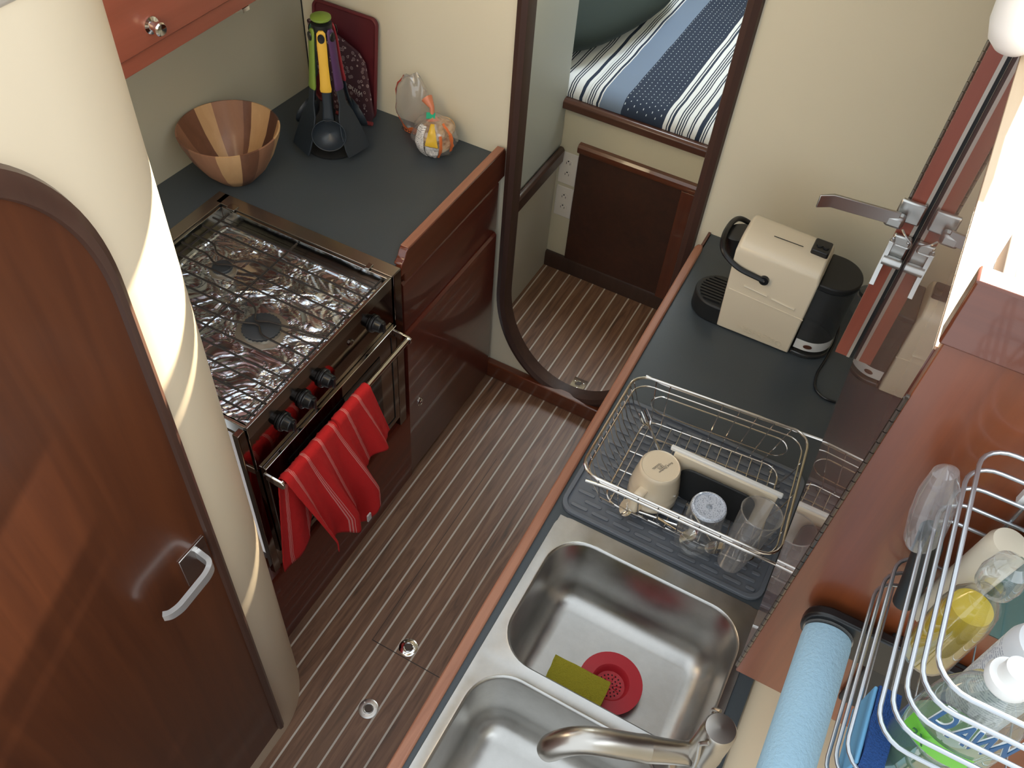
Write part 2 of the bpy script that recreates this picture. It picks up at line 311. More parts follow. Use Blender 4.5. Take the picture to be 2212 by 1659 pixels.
# hob tray and rims
finish('hob_tray', box(nb(), (-1.425, -.919), (.767, 1.291), (.86, .866)), STV, s)
bm = nb(); box(bm, (-.921, -.913), (.762, 1.296), (.866, .9015)); box(bm, (-1.43, -.921), (.762, .769), (.866, .899)); box(bm, (-1.43, -1.422), (.769, 1.288), (.866, .9)); box(bm, (-1.422, -.921), (1.288, 1.296), (.866, .9)); finish('hob_rim', bm, STV, s, bevel=.0012)
bm = nb(); box(bm, (-1.445, -.913), (1.2965, 1.334), (.8985, .9035)); box(bm, (-1.465, -1.4305), (.74, 1.334), (.8985, .9035)); finish('cutout_trim', bm, mat('tan_steel', (0.34, 0.29, 0.24), .24, .9), s, bevel=.001)
for xa, xb in ((-.985, -.972), (-1.405, -1.38)): finish('hinge_clip', box(nb(), (xa, xb), (1.288, 1.308), (.902, .9065)), STV, s, bevel=.001)
bm = nb(); G = 150; V = [[None] * (G + 1) for _ in range(G + 1)]
for i in range(G + 1):
    for j in range(G + 1):
        x = -1.395 + .462 * i / G; y = .785 + .485 * j / G; p = Vector((x * 9 + y * 5, y * 11 - x * 4, 3)); p += Vector((noise.noise(p), noise.noise(p + Vector((7, 7, 7))), 0)) * .7
        dd, _ = noise.voronoi(p, distance_metric='DISTANCE'); d2, _ = noise.voronoi(p * 2.7 + Vector((5, 2, 1)), distance_metric='DISTANCE')
        h = .013 * (dd[1] - dd[0]) * (.6 + noise.noise(p * .5)) + .006 * abs(d2[1] - d2[0] - .25) + .005 * abs(noise.noise(p * 1.7))
        if min(i, j, G - i, G - j) < 4: h += .003
        for bx, by, br in ((-1.083, 1.018, .052), (-1.288, 1.128, .032)):
            if math.hypot(x - bx, y - by) < br: h = -.002
        V[i][j] = bm.verts.new((x + .004 * noise.noise(p * 1.3), y + .004 * noise.noise(p * 1.3 + Vector((9, 0, 0))), .8665 + max(.0005, h)))
for i in range(G):
    for j in range(G): bm.faces.new((V[i][j], V[i + 1][j], V[i + 1][j + 1], V[i][j + 1]))
tag(finish('foil_liner', bm, FOIL, smooth=False), 'crumpled silver foil lining the hob under the grate', 'foil')
def burner(x, y, r):
    b = finish('burner', lathe(nb(), [(0, 0), (r * 1.42, 0), (r * 1.38, .004), (r * 1.08, .006), (r * 1.0, .012), (0, .012)], (x, y, .868), n=40), BRASS, s)
    bm = nb(); k_ = 28; prof = []
    for q in range(k_ * 2):
        t = 2 * PI * q / (k_ * 2); rr = r * (1.0 if q % 2 else 1.05); prof.append((x + rr * math.cos(t), y + rr * math.sin(t)))
    prism(bm, prof, .8795, .884); lathe(bm, [(r, 0), (r * .92, .002), (0, .0024)], (x, y, .884), n=40, caps=(False, False)); finish('burner_cap', bm, BURN, b)
burner(-1.083, 1.018, .043); burner(-1.288, 1.128, .0235); burner(-1.288, .905, .03)
# grate: bars across, three long rods
ys = [1.248, 1.2105, 1.173, 1.1355, 1.098, 1.0605, 1.023, .986, .949, .912, .8745, .837, .80]
zg = .8965
def bar(pts, nm='grate_bar'):
    finish(nm, tube(nb(), fillet(pts, .02), .0026, 8), IRON, s)
for i, y in enumerate(ys):
    if i == 3: bar([(-1.415, y, zg), (-1.335, y, zg), (-1.30, y - .018, zg - .005), (-1.265, y + .0, zg), (-1.2, y, zg), (-.925, y, zg)])
    elif i == 5: bar([(-1.415, y, zg), (-1.15, y, zg), (-1.118, y - .012, zg), (-1.10, y - .045, zg - .004), (-1.07, y - .03, zg), (-.925, y - .004, zg)])
    elif i == 7: bar([(-1.415, y, zg), (-1.15, y, zg), (-1.11, y + .014, zg), (-1.085, y + .03, zg - .004), (-1.06, y + .002, zg), (-.925, y, zg)])
    elif i == 2: bar([(-1.415, y, zg), (-1.345, y, zg), (-1.32, y - .026, zg), (-1.26, y - .026, zg), (-1.235, y, zg), (-.925, y, zg)])
    elif i == 6: bar([(-1.415, y, zg), (-1.135, y, zg)]); bar([(-1.03, y, zg), (-.925, y, zg)])
    else: bar([(-1.415, y, zg), (-.925, y, zg)])
for x in (-1.395, -1.183, -.935): bar([(x, .785, zg - .0045), (x, 1.284, zg - .0045)], 'grate_rod')
# knobs
for i, (y, nm) in enumerate(((1.212, 'knob'), (1.008, 'knob'), (.936, 'knob'), (.862, 'knob'))):
    bm = nb(); lathe(bm, [(0, 0), (.023, 0), (.023, .006), (.018, .009), (.0155, .026), (.012, .0285), (0, .029)], (-.914, y, .818), (1, 0, 0), 28)
    box(bm, (-.889, -.880), (y - .0035, y + .0035), (.803, .833)); finish('knob', bm, BLACK, s, bevel=.001)
finish('igniter_button', lathe(nb(), [(0, 0), (.0085, 0), (.0085, .003), (.006, .005), (0, .005)], (-.914, 1.118, .836), (1, 0, 0), 20), MIRST, s)
# oven door
od = finish('oven_door', box(nb(), (-.9235, -.905), (.778, 1.292), (.372, .742)), MIRST, s, bevel=.002)
finish('door_edge', box(nb(), (-.9225, -.9035), (.777, 1.293), (.742, .7455)), CHROME, od, bevel=.001)
finish('oven_window', box(nb(), (-.9052, -.9035), (.845, 1.215), (.44, .70)), GLASSB, od)
bm = nb(); box(bm, (-.9048, -.9036), (.80, 1.27), (.395, .3975)); box(bm, (-.9048, -.9036), (1.267, 1.27), (.397, .72)); finish('window_seal', bm, BLACKM, od)
hb = finish('door_handle', tube(nb(), [(-.862, .772, .728), (-.862, 1.278, .728)], .0075, 14), CHROME, od)
for y in (.770, 1.280):
    bm = nb(); prism(bm, [(-.905, .722), (-.866, .716), (-.856, .716), (-.851, .722), (-.851, .734), (-.858, .739), (-.905, .742)], y - .003, y + .003, 'Y'); finish('handle_bracket', bm, CHROME, od, bevel=.001)
finish('door_foot', lathe(nb(), [(0, 0), (.008, 0), (.009, .012), (0, .014)], (-.914, 1.10, .358), (1, 0, 0), 14), BLACK, s)

# towel over the oven handle
TOW = mat('red_terry', (0.55, 0.012, 0.012), .95); n = N(TOW); uv = n.new('ShaderNodeUVMap'); sp = n.new('ShaderNodeSeparateXYZ'); n.link(uv.outputs[0], sp.inputs[0])
k = n.math('MULTIPLY', sp.outputs[0], 6.4); fr2 = n.math('FRACT', k)
def line(c0, w): return n.math('LESS_THAN', n.math('ABSOLUTE', n.math('SUBTRACT', fr2, c0)), w)
l = n.math('MINIMUM', n.math('ADD', n.math('ADD', line(.44, .016), line(.50, .016)), line(.56, .010)), 1)
n.base(n.mix(n.math('MULTIPLY', l, .72), n.mix(n.noise(n.scaled((1, 1, 1)), 700, 2), (0.50, 0.008, 0.008), (0.72, 0.022, 0.020)), (0.80, 0.36, 0.32))); n.bump(n.noise(n.scaled((1, 1, 1)), 600, 2), .5, .001)
prof = [(0, .34), (.06, .30), (.14, .33), (.25, .37), (.35, .39), (.48, .43), (.53, .38), (.575, .36), (.60, .22), (1, .205)]
def Lf(t):
    for a, b in zip(prof, prof[1:]):
        if t <= b[0]: q = (t - a[0]) / (b[0] - a[0]); return a[1] * (1 - q) + b[1] * q
    return prof[-1][1]
bm = nb(); uvl = bm.loops.layers.uv.new('UVMap'); NU, NV = 120, 70; V = []; UV = {}
for i in range(NU + 1):
    t = i / NU; row = []; lf = Lf(t); lb = .33 - .14 * min(1, max(0, (t - .22) / .1)) + .01 * math.sin(t * 20)
    for j in range(NV + 1):
        s_ = -lb - .012 + (lb + .024 + lf) * j / NV; ytop = .778 + (1.098 - .778) * t
        if s_ < -.012: x = -.875 - .004 * math.sin(t * 30); z = .728 + (s_ + .012); qb = min(1, -(s_ + .012) / .3); dy = -.05 * qb * max(0, 1 - t / .35); x += .004 * qb
        elif s_ < .012: a = (s_ / .012) * PI / 2; x = -.862 + .0125 * math.sin(a); z = .728 + .0125 * math.cos(a); dy = 0
        else:
            v = s_ - .012; q = min(1, v / .30); z = .728 - v
            fold = math.sin(t * 23 + 1.5 * math.sin(q * 2)) * .5 + math.sin(t * 47 + q * 2) * .22
            x = -.8495 + .030 * q * (fold + .75) + .012 * q
            dy = (.055 * (1 - t) + .075 * t) * q + .010 * q * math.cos(t * 23)
        x += .0012 * noise.noise(Vector((t * 30, s_ * 60, 0))); vv = bm.verts.new((x, ytop + dy, z)); UV[vv] = (t, s_); row.append(vv)
    V.append(row)
for i in range(NU):
    for j in range(NV):
        f_ = bm.faces.new((V[i][j], V[i + 1][j], V[i + 1][j + 1], V[i][j + 1]))
        for lp in f_.loops: lp[uvl].uv = UV[lp.vert]
tw = finish('dish_towel', bm, TOW, ang=3.1, solid=.0025); tag(tw, 'red terry towel with white stripes draped over the oven handle', 'towel')
bm = nb(); box(bm, (-.812, -.808), (.985, 1.0), (.318, .345)); finish('care_tag', bm, WHITE, tw)

# upper cabinet on the left
c = thing('wall_cabinet', 'reddish wall cabinet above the left worktop with a chrome knob', 'cabinet', (-1.45, 1.3, 1.39))
finish('body', box(nb(), (-1.59, -1.362), (.72, 1.873), (1.40, 1.985)), MAHR, c)
finish('bottom_rail', box(nb(), (-1.59, -1.351), (.72, 1.873), (1.391, 1.43)), MAHR, c, bevel=.001)
d = finish('door', box(nb(), (-1.361, -1.343), (.72, 1.86), (1.428, 1.97)), MAHR, c, bevel=.003)
finish('knob', lathe(nb(), [(0, 0), (.017, 0), (.017, .003), (.010, .006), (.0085, .016), (.013, .02), (.0135, .028), (.011, .031), (0, .029)], (-1.343, 1.147, 1.468), (1, -.1, 0), 28), CHROME, d)
bm = nb(); lathe(bm, [(0, 0), (.014, 0), (.010, -.012), (.0, -.013)], (-1.40, 1.40, 1.39), n=16); box(bm, (-1.42, -1.352), (1.41, 1.432), (1.380, 1.389)); tag(finish('catch', bm, CHROME), 'small chrome catch under the bottom edge of the wall cabinet', 'catch')
tagm('light', lathe(nb(), [(0, 0), (.05, 0), (.05, -.010), (.042, -.018), (0, -.02)], (-1.44, 1.60, 1.3905), n=36), mat('light_shell', (0.7, 0.7, 0.68), .35), 'round white lamp under the wall cabinet at the top edge of the photo', 'lamp')

# ============================================================ RIGHT COUNTER
def xo(y): return -.2955 - .0155 * y
bm = nb()
prism(bm, [(xo(.905) + .02, .905), (.88, .905), (.88, YB - .001), (xo(YB) + .02, YB - .001)], .872, .9)
prism(bm, [(xo(-.3) + .02, -.3), (-.255, -.3), (-.255, .905), (xo(.905) + .02, .905)], .872, .9); box(bm, (.125, .168), (-.3, .905), (.872, .9))
tagm('worktop', bm, LAM, 'dark slate worktop of the right counter under the sink and coffee machine', 'worktop')
bm = nb(); prism(bm, [(xo(-.3), -.3), (xo(-.3) + .0215, -.3), (xo(1.8) + .0215, 1.80), (xo(1.8) + .018, 1.815), (xo(1.8) + .005, 1.815), (xo(1.8), 1.80)], .862, .908)
tagm('edge_rail', bm, EDGE, 'worn reddish wooden rail along the corridor edge of the right worktop', 'rail', bevel=.004)
tagm('edge_rail', box(nb(), (xo(1.85) + .012, xo(1.85) + .0185), (1.816, YB - .002), (.872, .9045)), MAHY, 'short thin wooden edge piece where the right worktop meets the bulkhead', 'rail')
bm = nb(); box(bm, (-.295, -.277), (-.3, YB - .002), (0, .8615)); box(bm, (-.277, .88), (.93, YB - .002), (0, .8615)); box(bm, (-.277, .36), (-.3, .92), (0, .5)); box(bm, (.15, .36), (-.3, .785), (.5, .799))
tagm('base_cabinet', bm, MAHY, 'mahogany base cabinet under the sink counter', 'cabinet')
struct(finish('trim_6', box(nb(), (.1685, .9), (-.3, .789), (.80, .885)), CREAMG, bevel=.004))
# sink
sk = thing('sink', 'double bowl stainless steel sink set in the right worktop', 'sink', (-.06, .5, .9))
def bowl_cell(bm, cell, rim, rr, depth, drain=None):
    x0, x1, y0, y1 = cell; seg = 10; k0 = rrect(*rim, rr, seg); K = len(k0)
    oc = []; cx_, cy_ = (rim[0] + rim[1]) / 2, (rim[2] + rim[3]) / 2
    # outer ring points: corners snapped
    for q in range(4):
        cor = [(x1, y1), (x0, y1), (x0, y0), (x1, y0)][q]
        for j in range(seg + 1):
            p = k0[q * (seg + 1) + j]; t = j / seg
            a = [(x1, p[1]), (p[0], y1), (x0, p[1]), (p[0], y0)][q]; b = [(p[0], y1), (x0, p[1]), (p[0], y0), (x1, p[1])][q]
            if abs(t - .5) < 1e-6: oc.append(cor)
            elif t < .5: oc.append((a[0], min(max(a[1], y0), y1)))
            else: oc.append(b)
    def off(d_): r2 = max(.01, rr - d_); return rrect(rim[0] + d_, rim[1] - d_, rim[2] + d_, rim[3] - d_, r2, seg)
    z = .9035
    rings = [[Vector((p[0], p[1], z)) for p in oc], [Vector((p[0], p[1], z)) for p in off(-.004)], [Vector((p[0], p[1], z + .0008)) for p in off(-.0015)], [Vector((p[0], p[1], z - .001)) for p in off(.001)], [Vector((p[0], p[1], z - .006)) for p in off(.003)],
             [Vector((p[0], p[1], z - depth * .68)) for p in off(.012)]]
    for a in range(1, 7):
        t = a / 6 * PI / 2; rings.append([Vector((p[0], p[1], z - depth * .68 - depth * .32 * math.sin(t))) for p in off(.012 + .045 * (1 - math.cos(t)))])
    loft(bm, rings, (False, True))
bm = nb(); bowl_cell(bm, (-.268, .139, .587, .9045), (-.249, .126, .601, .872), .07, .168); finish('bowl', bm, SINK, sk, ang=.9)
bm = nb(); bowl_cell(bm, (-.268, .139, .1, .587), (-.249, .088, .2, .574), .07, .168); finish('bowl', bm, SINK, sk, ang=.9)
bm = nb(); box(bm, (-.268, .139), (-.1, .1), (.9, .9035)); finish('flange', bm, SINK, sk)
# rolled outer edge
oe = rrect(-.269, .140, -.1, .9055, .025); finish('outer_edge', tube(nb(), [(p[0], p[1], .9015) for p in oe], .002, 6, True), SINK, sk)
zb = .9035 - .168
lb = finish('drain', lathe(nb(), [(0, .001), (.030, .001), (.038, .003), (.043, .001), (.043, 0)], (-.052, .706, zb), n=36), CHROME, sk)
ST = mat('red_silicone', (0.50, 0.022, 0.035), .45); t_ = nb(); lathe(t_, [(.060, 0), (.060, .0015), (.036, .003), (.033, .000), (.029, -.013), (.0, -.015)], (-.052, .712, zb + .020), n=44, caps=(False, False))
st_ = tag(finish('sink_strainer', t_, ST, solid=.0015), 'red round silicone strainer over the drain of the far sink bowl', 'strainer')
bm = nb()
for ring_, cnt in ((.007, 6), (.014, 12), (.021, 18)):
    for q in range(cnt):
        t = 2 * PI * q / cnt; lathe(bm, [(0, 0), (.0016, 0), (.0016, .0006), (0, .0006)], (-.052 + ring_ * math.cos(t), .712 + ring_ * math.sin(t), zb + .0062 + .07 * ring_ - .0003), n=8)
finish('strainer_hole', bm, mat('dark_red_hole', (0.03, 0.004, 0.006), .8), st_)['kind'] = 'stuff'
bm = nb(); box(bm, (-.055, .055), (-.034, .034), (0, .022)); bmesh.ops.subdivide_edges(bm, edges=bm.edges, cuts=5, use_grid_fill=True)
for v in bm.verts: v.co += Vector((noise.noise(v.co * 60), noise.noise(v.co * 60 + Vector((4, 0, 0))), noise.noise(v.co * 50 + Vector((0, 7, 0))) * .5)) * .0022
bm.transform(Matrix.Translation((-.105, .668, zb + .032)) @ Matrix.Rotation(.02, 4, 'Z') @ Matrix.Rotation(.35, 4, 'X'))
spm = mat('olive_sponge', (0.36, 0.31, 0.02), .95); n = N(spm); n.bump(n.noise(n.scaled((1, 1, 1)), 500, 2), 1, .003)
tagm('sponge', bm, spm, 'olive yellow sponge in the far sink bowl beside the strainer', 'sponge')
# faucet
fc = thing('faucet', 'brushed nickel faucet with pull-out spout reaching over the near sink bowl', 'faucet', (.125, .575, .9))
bm = nb(); lathe(bm, [(0, 0), (.034, 0), (.034, .006), (.027, .012), (.0255, .10), (.0265, .102), (.0265, .106), (.0255, .108), (.0255, .17), (.0245, .196), (.022, .201), (0, .203)], (.125, .575, .9035), n=40); finish('column', bm, NICKEL, fc)
P = [(.118, .572, .985), (.095, .56, .995), (.07, .546, 1.003), (.045, .532, 1.012), (.015, .516, 1.024), (-.018, .50, 1.035), (-.045, .487, 1.037), (-.066, .476, 1.026), (-.080, .469, 1.004), (-.086, .466, .985)]
Q = [.017, .018, .019, .021, .0205, .0205, .0205, .0205, .020, .018]
finish('spout', tube(nb(), P[:4], Q[:4], 28), NICKEL, fc); finish('spray_head', tube(nb(), fillet(P[3:], .02, seg=3), [.0215] + [.0205] * (len(fillet(P[3:], .02, seg=3)) - 3) + [.0195, .0175], 28), NICKEL, fc)
bm = nb(); lathe(bm, [(0, 0), (.0135, 0), (.0135, .003), (0, .003)], P[-1], Vector(P[-1]) - Vector(P[-2]), 20); finish('spray_face', bm, BLACKM, fc)
for sg in (-1, 1):
    pts = fillet([(.125 - .020, .575 + sg * .026, 1.098), (.125 - .03, .575 + sg * .0285, 1.09), (.105, .575 + sg * .0275, 1.03), (.108, .575 + sg * .026, .965)], .03)
    finish('handle_strap', tube(nb(), [(p[0] + .012, p[1], p[2]) for p in pts], .0036, 8), NICKEL, fc)

# drying mat
DM = nb(); prism(DM, [(p[0], p[1]) for p in rrect(-.281, .132, .915, 1.243, .03)], .9005, .9035)
dm = tagm('drying_mat', DM, RUB, 'grey ribbed silicone drying mat under the dish rack', 'mat', bevel=.001)
bm = nb(); k0 = rrect(-.281, .132, .915, 1.243, .03); k1 = rrect(-.272, .123, .924, 1.234, .024); zt = .9095
V1 = [[bm.verts.new((p[0], p[1], z)) for p in k] for k, z in ((k0, .9036), (k0, zt), (k1, zt), (k1, .9036))]
for a in range(3):
    for j in range(len(k0)): bm.faces.new((V1[a][j], V1[a][(j + 1) % len(k0)], V1[a + 1][(j + 1) % len(k0)], V1[a + 1][j]))
finish('raised_border', bm, RUB, dm, bevel=.0012)
bm = nb(); cnt = 0
for r_ in range(17):
    y = .938 + r_ * .0178; x = -.262 + (.022 if r_ % 2 else 0)
    while x < .112:
        x2 = min(x + .036, .116)
        if x2 - x > .01: prism(bm, rrect(x, x2, y - .0036, y + .0036, .0035, 3), .9036, .9068)
        x += .045
finish('rib', bm, mat('grey_silicone_rib', (0.15, 0.165, 0.19), .4), dm, bevel=.0008)['kind'] = 'stuff'
# dish rack
rk = thing('dish_rack', 'stainless wire dish rack holding cups on the grey mat', 'dish rack', (-.06, 1.08, .91))
ZR, ZF = 1.03, .922
def ring3(x0, x1, y0, y1, r, z): return [(p[0], p[1], z) for p in rrect(x0, x1, y0, y1, r, 6)]
rim = ring3(-.258, .100, .932, 1.222, .035, ZR)
def sk_(p): u_ = (p[0] + .258) / .36; return (p[0] + (1.2 - p[1]) * .09 * max(0, u_), p[1] + (.018 + (p[1] - .94) / .27 * .066) * (p[0] + .08), p[2])
def sk2(l): return [sk_(p) for p in l]
finish('rim', tube(nb(), sk2(rim), .0028, 8, True), WIRE, rk)
finish('bottom_ring', tube(nb(), sk2(ring3(-.212, .075, .968, 1.205, .03, ZF)), .002, 8, True), WIRE, rk)
finish('upper_ring', tube(nb(), sk2(ring3(-.250, .095, .940, 1.217, .034, ZR - .018)), .0017, 8, True), WIRE, rk)
bm = nb(); 
for q in range(13):
    x = -.198 + q * .0215; tube(bm, sk2([(x, .968, ZF + .001), (x, 1.205, ZF + .001)]), .0012, 5)
for q in range(4): y = 1.0 + q * .055; tube(bm, sk2([(-.212, y, ZF - .001), (.075, y, ZF - .001)]), .0014, 5)
finish('base_grid', bm, WIRE, rk)
bm = nb()
for q in range(14): y = .965 + q * .0185; tube(bm, sk2([(-.258, y, ZR), (-.240, y, ZF + .05), (-.212, y, ZF)]), .0012, 5)
finish('side_wires', bm, WIRE, rk)
bm = nb()
for x, x2 in ((-.215, -.20), (-.185, -.178), (-.075, -.08), (-.04, -.05), (-.005, -.02), (.03, .01), (.065, .035)): tube(bm, sk2([(x, 1.222, ZR), (x2, 1.205, ZF)]), .0013, 5)
tube(bm, sk2(fillet([(-.2, 1.217, ZR - .035), (.06, 1.217, ZR - .035), (.075, 1.21, ZF + .055), (.06, 1.207, ZF + .03), (-.2, 1.207, ZF + .03), (-.215, 1.21, ZF + .055)], .02, True)), .0014, 5, True)
finish('back_wires', bm, WIRE, rk)
bm = nb()
for q in range(9): x = -.22 + q * .037; tube(bm, sk2([(x, .932, ZR), (x + .005, .95, ZF + .03), (x * .9 + .01, .968, ZF)]), .0013, 5)
finish('front_wires', bm, WIRE, rk)
for q in range(3): y = 1.0 + q * .08; finish('end_wire', tube(nb(), sk2([(.1, y, ZR), (.09, y, ZF + .05), (.075, y, ZF)]), .0013, 5), WIRE, rk)
for y in (.922, 1.232): finish('extension_arm', tube(nb(), fillet(sk2([(-.24, y, ZR - .008), (-.20, y - .006 * (1 if y > 1 else -1), ZR - .008), (.125, y - .006 * (1 if y > 1 else -1), ZR - .008)]), .01), .0028, 8), WIRE, rk)
for x, y in ((-.2, .985), (.06, .985), (-.2, 1.19), (.06, 1.19)): finish('foot', tube(nb(), sk2([(x, y, ZF), (x, y, .9125)]), .003, 8), WIRE, rk)
# mug upside down
mg = thing('mug', 'cream mug with ridges upside down in the dish rack', 'mug', (-.128, 1.02, .925))
CER = mat('cream_ceramic', (0.80, 0.68, 0.50), .18, coat=.5); c0 = (-.130, 1.022, .925)
finish('cup', lathe(nb(), [(.040, .001), (.044, 0), (.0465, .005), (.049, .012), (.0478, .022), (.049, .03), (.047, .036), (.0475, .043), (.0465, .05), (.0455, .057), (.0435, .07), (.040, .088), (.039, .095), (.0365, .098), (.0345, .0965), (0, .0962)], c0, n=56, caps=(False, False)), CER, mg)
hd_ = Vector((-.25, -.97, 0)); hs_ = Vector((.97, -.25, 0)); hp_ = fillet([Vector((-.130, 1.022, .990)) + hd_ * .036, Vector((-.130, 1.022, .990)) + hd_ * .068, Vector((-.130, 1.022, .945)) + hd_ * .072, Vector((-.130, 1.022, .940)) + hd_ * .042], .02)
bm = nb(); rings = []
for i, p in enumerate(hp_):
    d_ = (hp_[min(i + 1, len(hp_) - 1)] - hp_[max(i - 1, 0)]).normalized(); nn = d_.cross(hs_).normalized(); rings.append([p + hs_ * .0095 * math.cos(q) + nn * .0042 * math.sin(q) for q in [2 * PI * k_ / 14 for k_ in range(14)]])
loft(bm, rings); finish('handle', bm, CER, mg)
INK = mat('grey_print', (0.15, 0.14, 0.13), .6)
for k_, (t0, sz, o_) in enumerate((('Royal Doulton', .0062, .0115), ('EST. IN ENGLAND', .0022, .0065), ('1815', .0072, .0015), ('MADE IN CHINA', .0028, -.0045), ('MICROWAVE SAFE', .0024, -.0075))):
    text('print', t0, sz, basis((-.131 + o_ * .93, 1.020 + o_ * .36, 1.0222), (-.36, -.93, 0), (.93, -.36, 0)), INK, mg, .0001)
# drinking glass upside down
gl = thing('drinking_glass', 'ribbed clear glass upside down in front of the cream mug', 'glass', (-.022, .965, .925))
gc = (-.019, .972, .925)
finish('glass_wall', lathe(nb(), [(.041, 0), (.0405, .02), (.0385, .024), (.040, .03), (.037, .036), (.0385, .042), (.0355, .05), (.036, .06), (.034, .09), (.033, .112), (.031, .115)], gc, n=48, caps=(False, False)), GLASS, gl)
bm = lathe(nb(), [(.033, 0), (.031, .004), (.028, .005), (.027, .002), (0, .002)], (gc[0], gc[1], gc[2] + .111), n=48, caps=(False, False)); gb = mat('speckled_glass_base', (0.55, 0.60, 0.68), .25, coat=.8); n = N(gb)
vo = n.new('ShaderNodeTexVoronoi'); vo.inputs['Scale'].default_value = 420; n.link(n.tc.outputs['Object'], vo.inputs['Vector']); n.base(n.ramp(vo.outputs['Distance'], [(.0, (.12, .14, .2)), (.28, (.16, .2, .28)), (.32, (.60, .65, .74))])); finish('base_disc', bm, gb, gl)
finish('base_nub', lathe(nb(), [(0, 0), (.006, 0), (.004, .003), (0, .004)], (gc[0], gc[1], gc[2] + .113), n=16), GLASS, gl)
# oval clear container
oc = thing('plastic_container', 'oval clear plastic container leaning at the panel end of the dish rack', 'container', (.08, .965, .925))
bm = nb(); dA = Vector((-.12, -.12, .30)).normalized(); M = Matrix.Translation((.054, .950, .934)) @ Matrix.Rotation(-.42, 4, 'X') @ Matrix.Rotation(.12, 4, 'Y') @ Matrix.Rotation(-.15, 4, 'Z'); rings = []
for r_, z in ((.024, 0), (.028, .004), (.036, .06), (.043, .12), (.0445, .126)): rings.append([M @ Vector((r_ * .85 * math.cos(a), r_ * 1.3 * math.sin(a), z)) for a in [2 * PI * q / 40 for q in range(40)]])
loft(bm, rings, (True, False)); finish('container_wall', bm, clear('frosted_plastic', (0.80, 0.78, 0.78), .10, .12, .08, .7), oc)
finish('lip', tube(nb(), [M @ Vector((.0445 * .85 * math.cos(a), .0445 * 1.3 * math.sin(a), .126)) for a in [2 * PI * q / 40 for q in range(40)]], .0014, 6, True), CLEARP, oc)
# white tray and black pan standing in the rack
bm = nb(); box(bm, (-.118, .085), (1.058, 1.066), (.925, 1.032)); wt = tagm('serving_tray', bm, CREAMP, 'flat cream tray with a white rim standing on edge in the rack', 'tray', bevel=.002)
bm = nb(); box(bm, (-.128, .092), (1.062, 1.071), (1.028, 1.0375)); finish('rim_edge', bm, WHITE, wt, bevel=.002)
bm = nb(); prism(bm, [(p[0], p[1]) for p in rrect(-.095, .055, .924, 1.018, .025)], 1.045, 1.0495, 'Y'); tagm('baking_pan', bm, BLACKM, 'black flat pan standing in the rack against the cream tray', 'pan', bevel=.002)
# cutlery
def fork(a, b, nm, lab, cat, tines=4, group=None):
    a, b = Vector(a), Vector(b); d_ = (b - a).normalized(); sd = d_.cross(Vector((0, 0, 1))).normalized(); bm = nb()
    t = thing(nm, lab, cat, tuple(a), group)
    tube(bm, [a, a.lerp(b, .4), a.lerp(b, .72)], [.0042, .0028, .0022], 8); finish('handle', bm, CHROME, t)
    bm = nb(); c_ = a.lerp(b, .84)
    if tines:
        for q in range(tines):
            o_ = sd * (.0075 * (q - (tines - 1) / 2) / 1.1); tube(bm, [a.lerp(b, .72) + o_ * .2, a.lerp(b, .80) + o_, b + o_], [.002, .0018, .0011], 6)
    else:
        nrm = sd.cross(d_)
        lathe(bm, [(0, -.003), (.008, -.0025), (.0145, .0), (.008, -.0015), (0, -.002)], c_, nrm, 20, sx=1.45, sy=.9)
    finish('tines' if tines else 'bowl', bm, CHROME, t)
fork((-.135, 1.10, .935), (-.212, 1.135, 1.015), 'fork', 'steel fork leaning out of the rack behind the cream mug', 'fork')
fork((-.03, .985, .928), (-.185, .962, .932), 'spoon', 'steel spoon lying at the near side of the rack under the mug', 'spoon', 0)
fork((-.10, .975, .930), (-.02, .955, .945), 'spoon', 'steel spoon under the ribbed glass in the dish rack', 'spoon', 0)
fork((-.06, 1.035, .930), (.035, .955, .935), 'spoon', 'steel spoon lying between the ribbed glass and oval container', 'spoon', 0)

# ============================================================ LOCKER WITH GLOSSY SIDE PANEL
ASM[0] = True
lk = thing('locker', 'hanging varnished mahogany locker right of the sink with a mirror glossy side', 'locker', (.4, 1.2, .9))
SIDE = wood('mahogany_gloss_side', (0.17, 0.045, 0.026), (0.13, 0.034, 0.02), 'Y', rough=.3, coat=1.0, coatr=.0, sc=.7, spec=.9)
finish('side_panel', box(nb(), (.1345, .155), (.812, 1.668), (.9005, 1.688)), SIDE, lk)
finish('front_board', box(nb(), (.1365, 1.21), (.790, .811), (.875, 1.722)), MAHB, lk, bevel=.0015)
finish('top_rail', box(nb(), (.130, 1.21), (.782, .8115), (1.7225, 1.81)), MAHX, lk, bevel=.003)
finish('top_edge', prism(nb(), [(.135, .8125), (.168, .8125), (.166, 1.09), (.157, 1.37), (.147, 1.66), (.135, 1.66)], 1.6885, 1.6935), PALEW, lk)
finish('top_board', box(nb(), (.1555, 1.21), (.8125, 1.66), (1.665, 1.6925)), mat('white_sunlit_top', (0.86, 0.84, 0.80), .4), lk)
finish('bottom_board', box(nb(), (.156, 1.21), (.812, 1.665), (.905, .925)), MAHY, lk); finish('far_panel', box(nb(), (.156, 1.21), (1.645, 1.665), (.93, 1.66)), MAHY, lk)
hg = nb(); box(hg, (.1322, .1365), (.7865, .7895), (.9, 1.635))
for q in range(36):
    z = .902 + q * .0203; lathe(hg, [(0, 0), (.0032, 0), (.0032, .0185), (0, .0185)], (.1335, .7865, z), n=8)
finish('piano_hinge', hg, mat('hinge_steel', (0.16, 0.13, 0.11), .3, .9), lk)
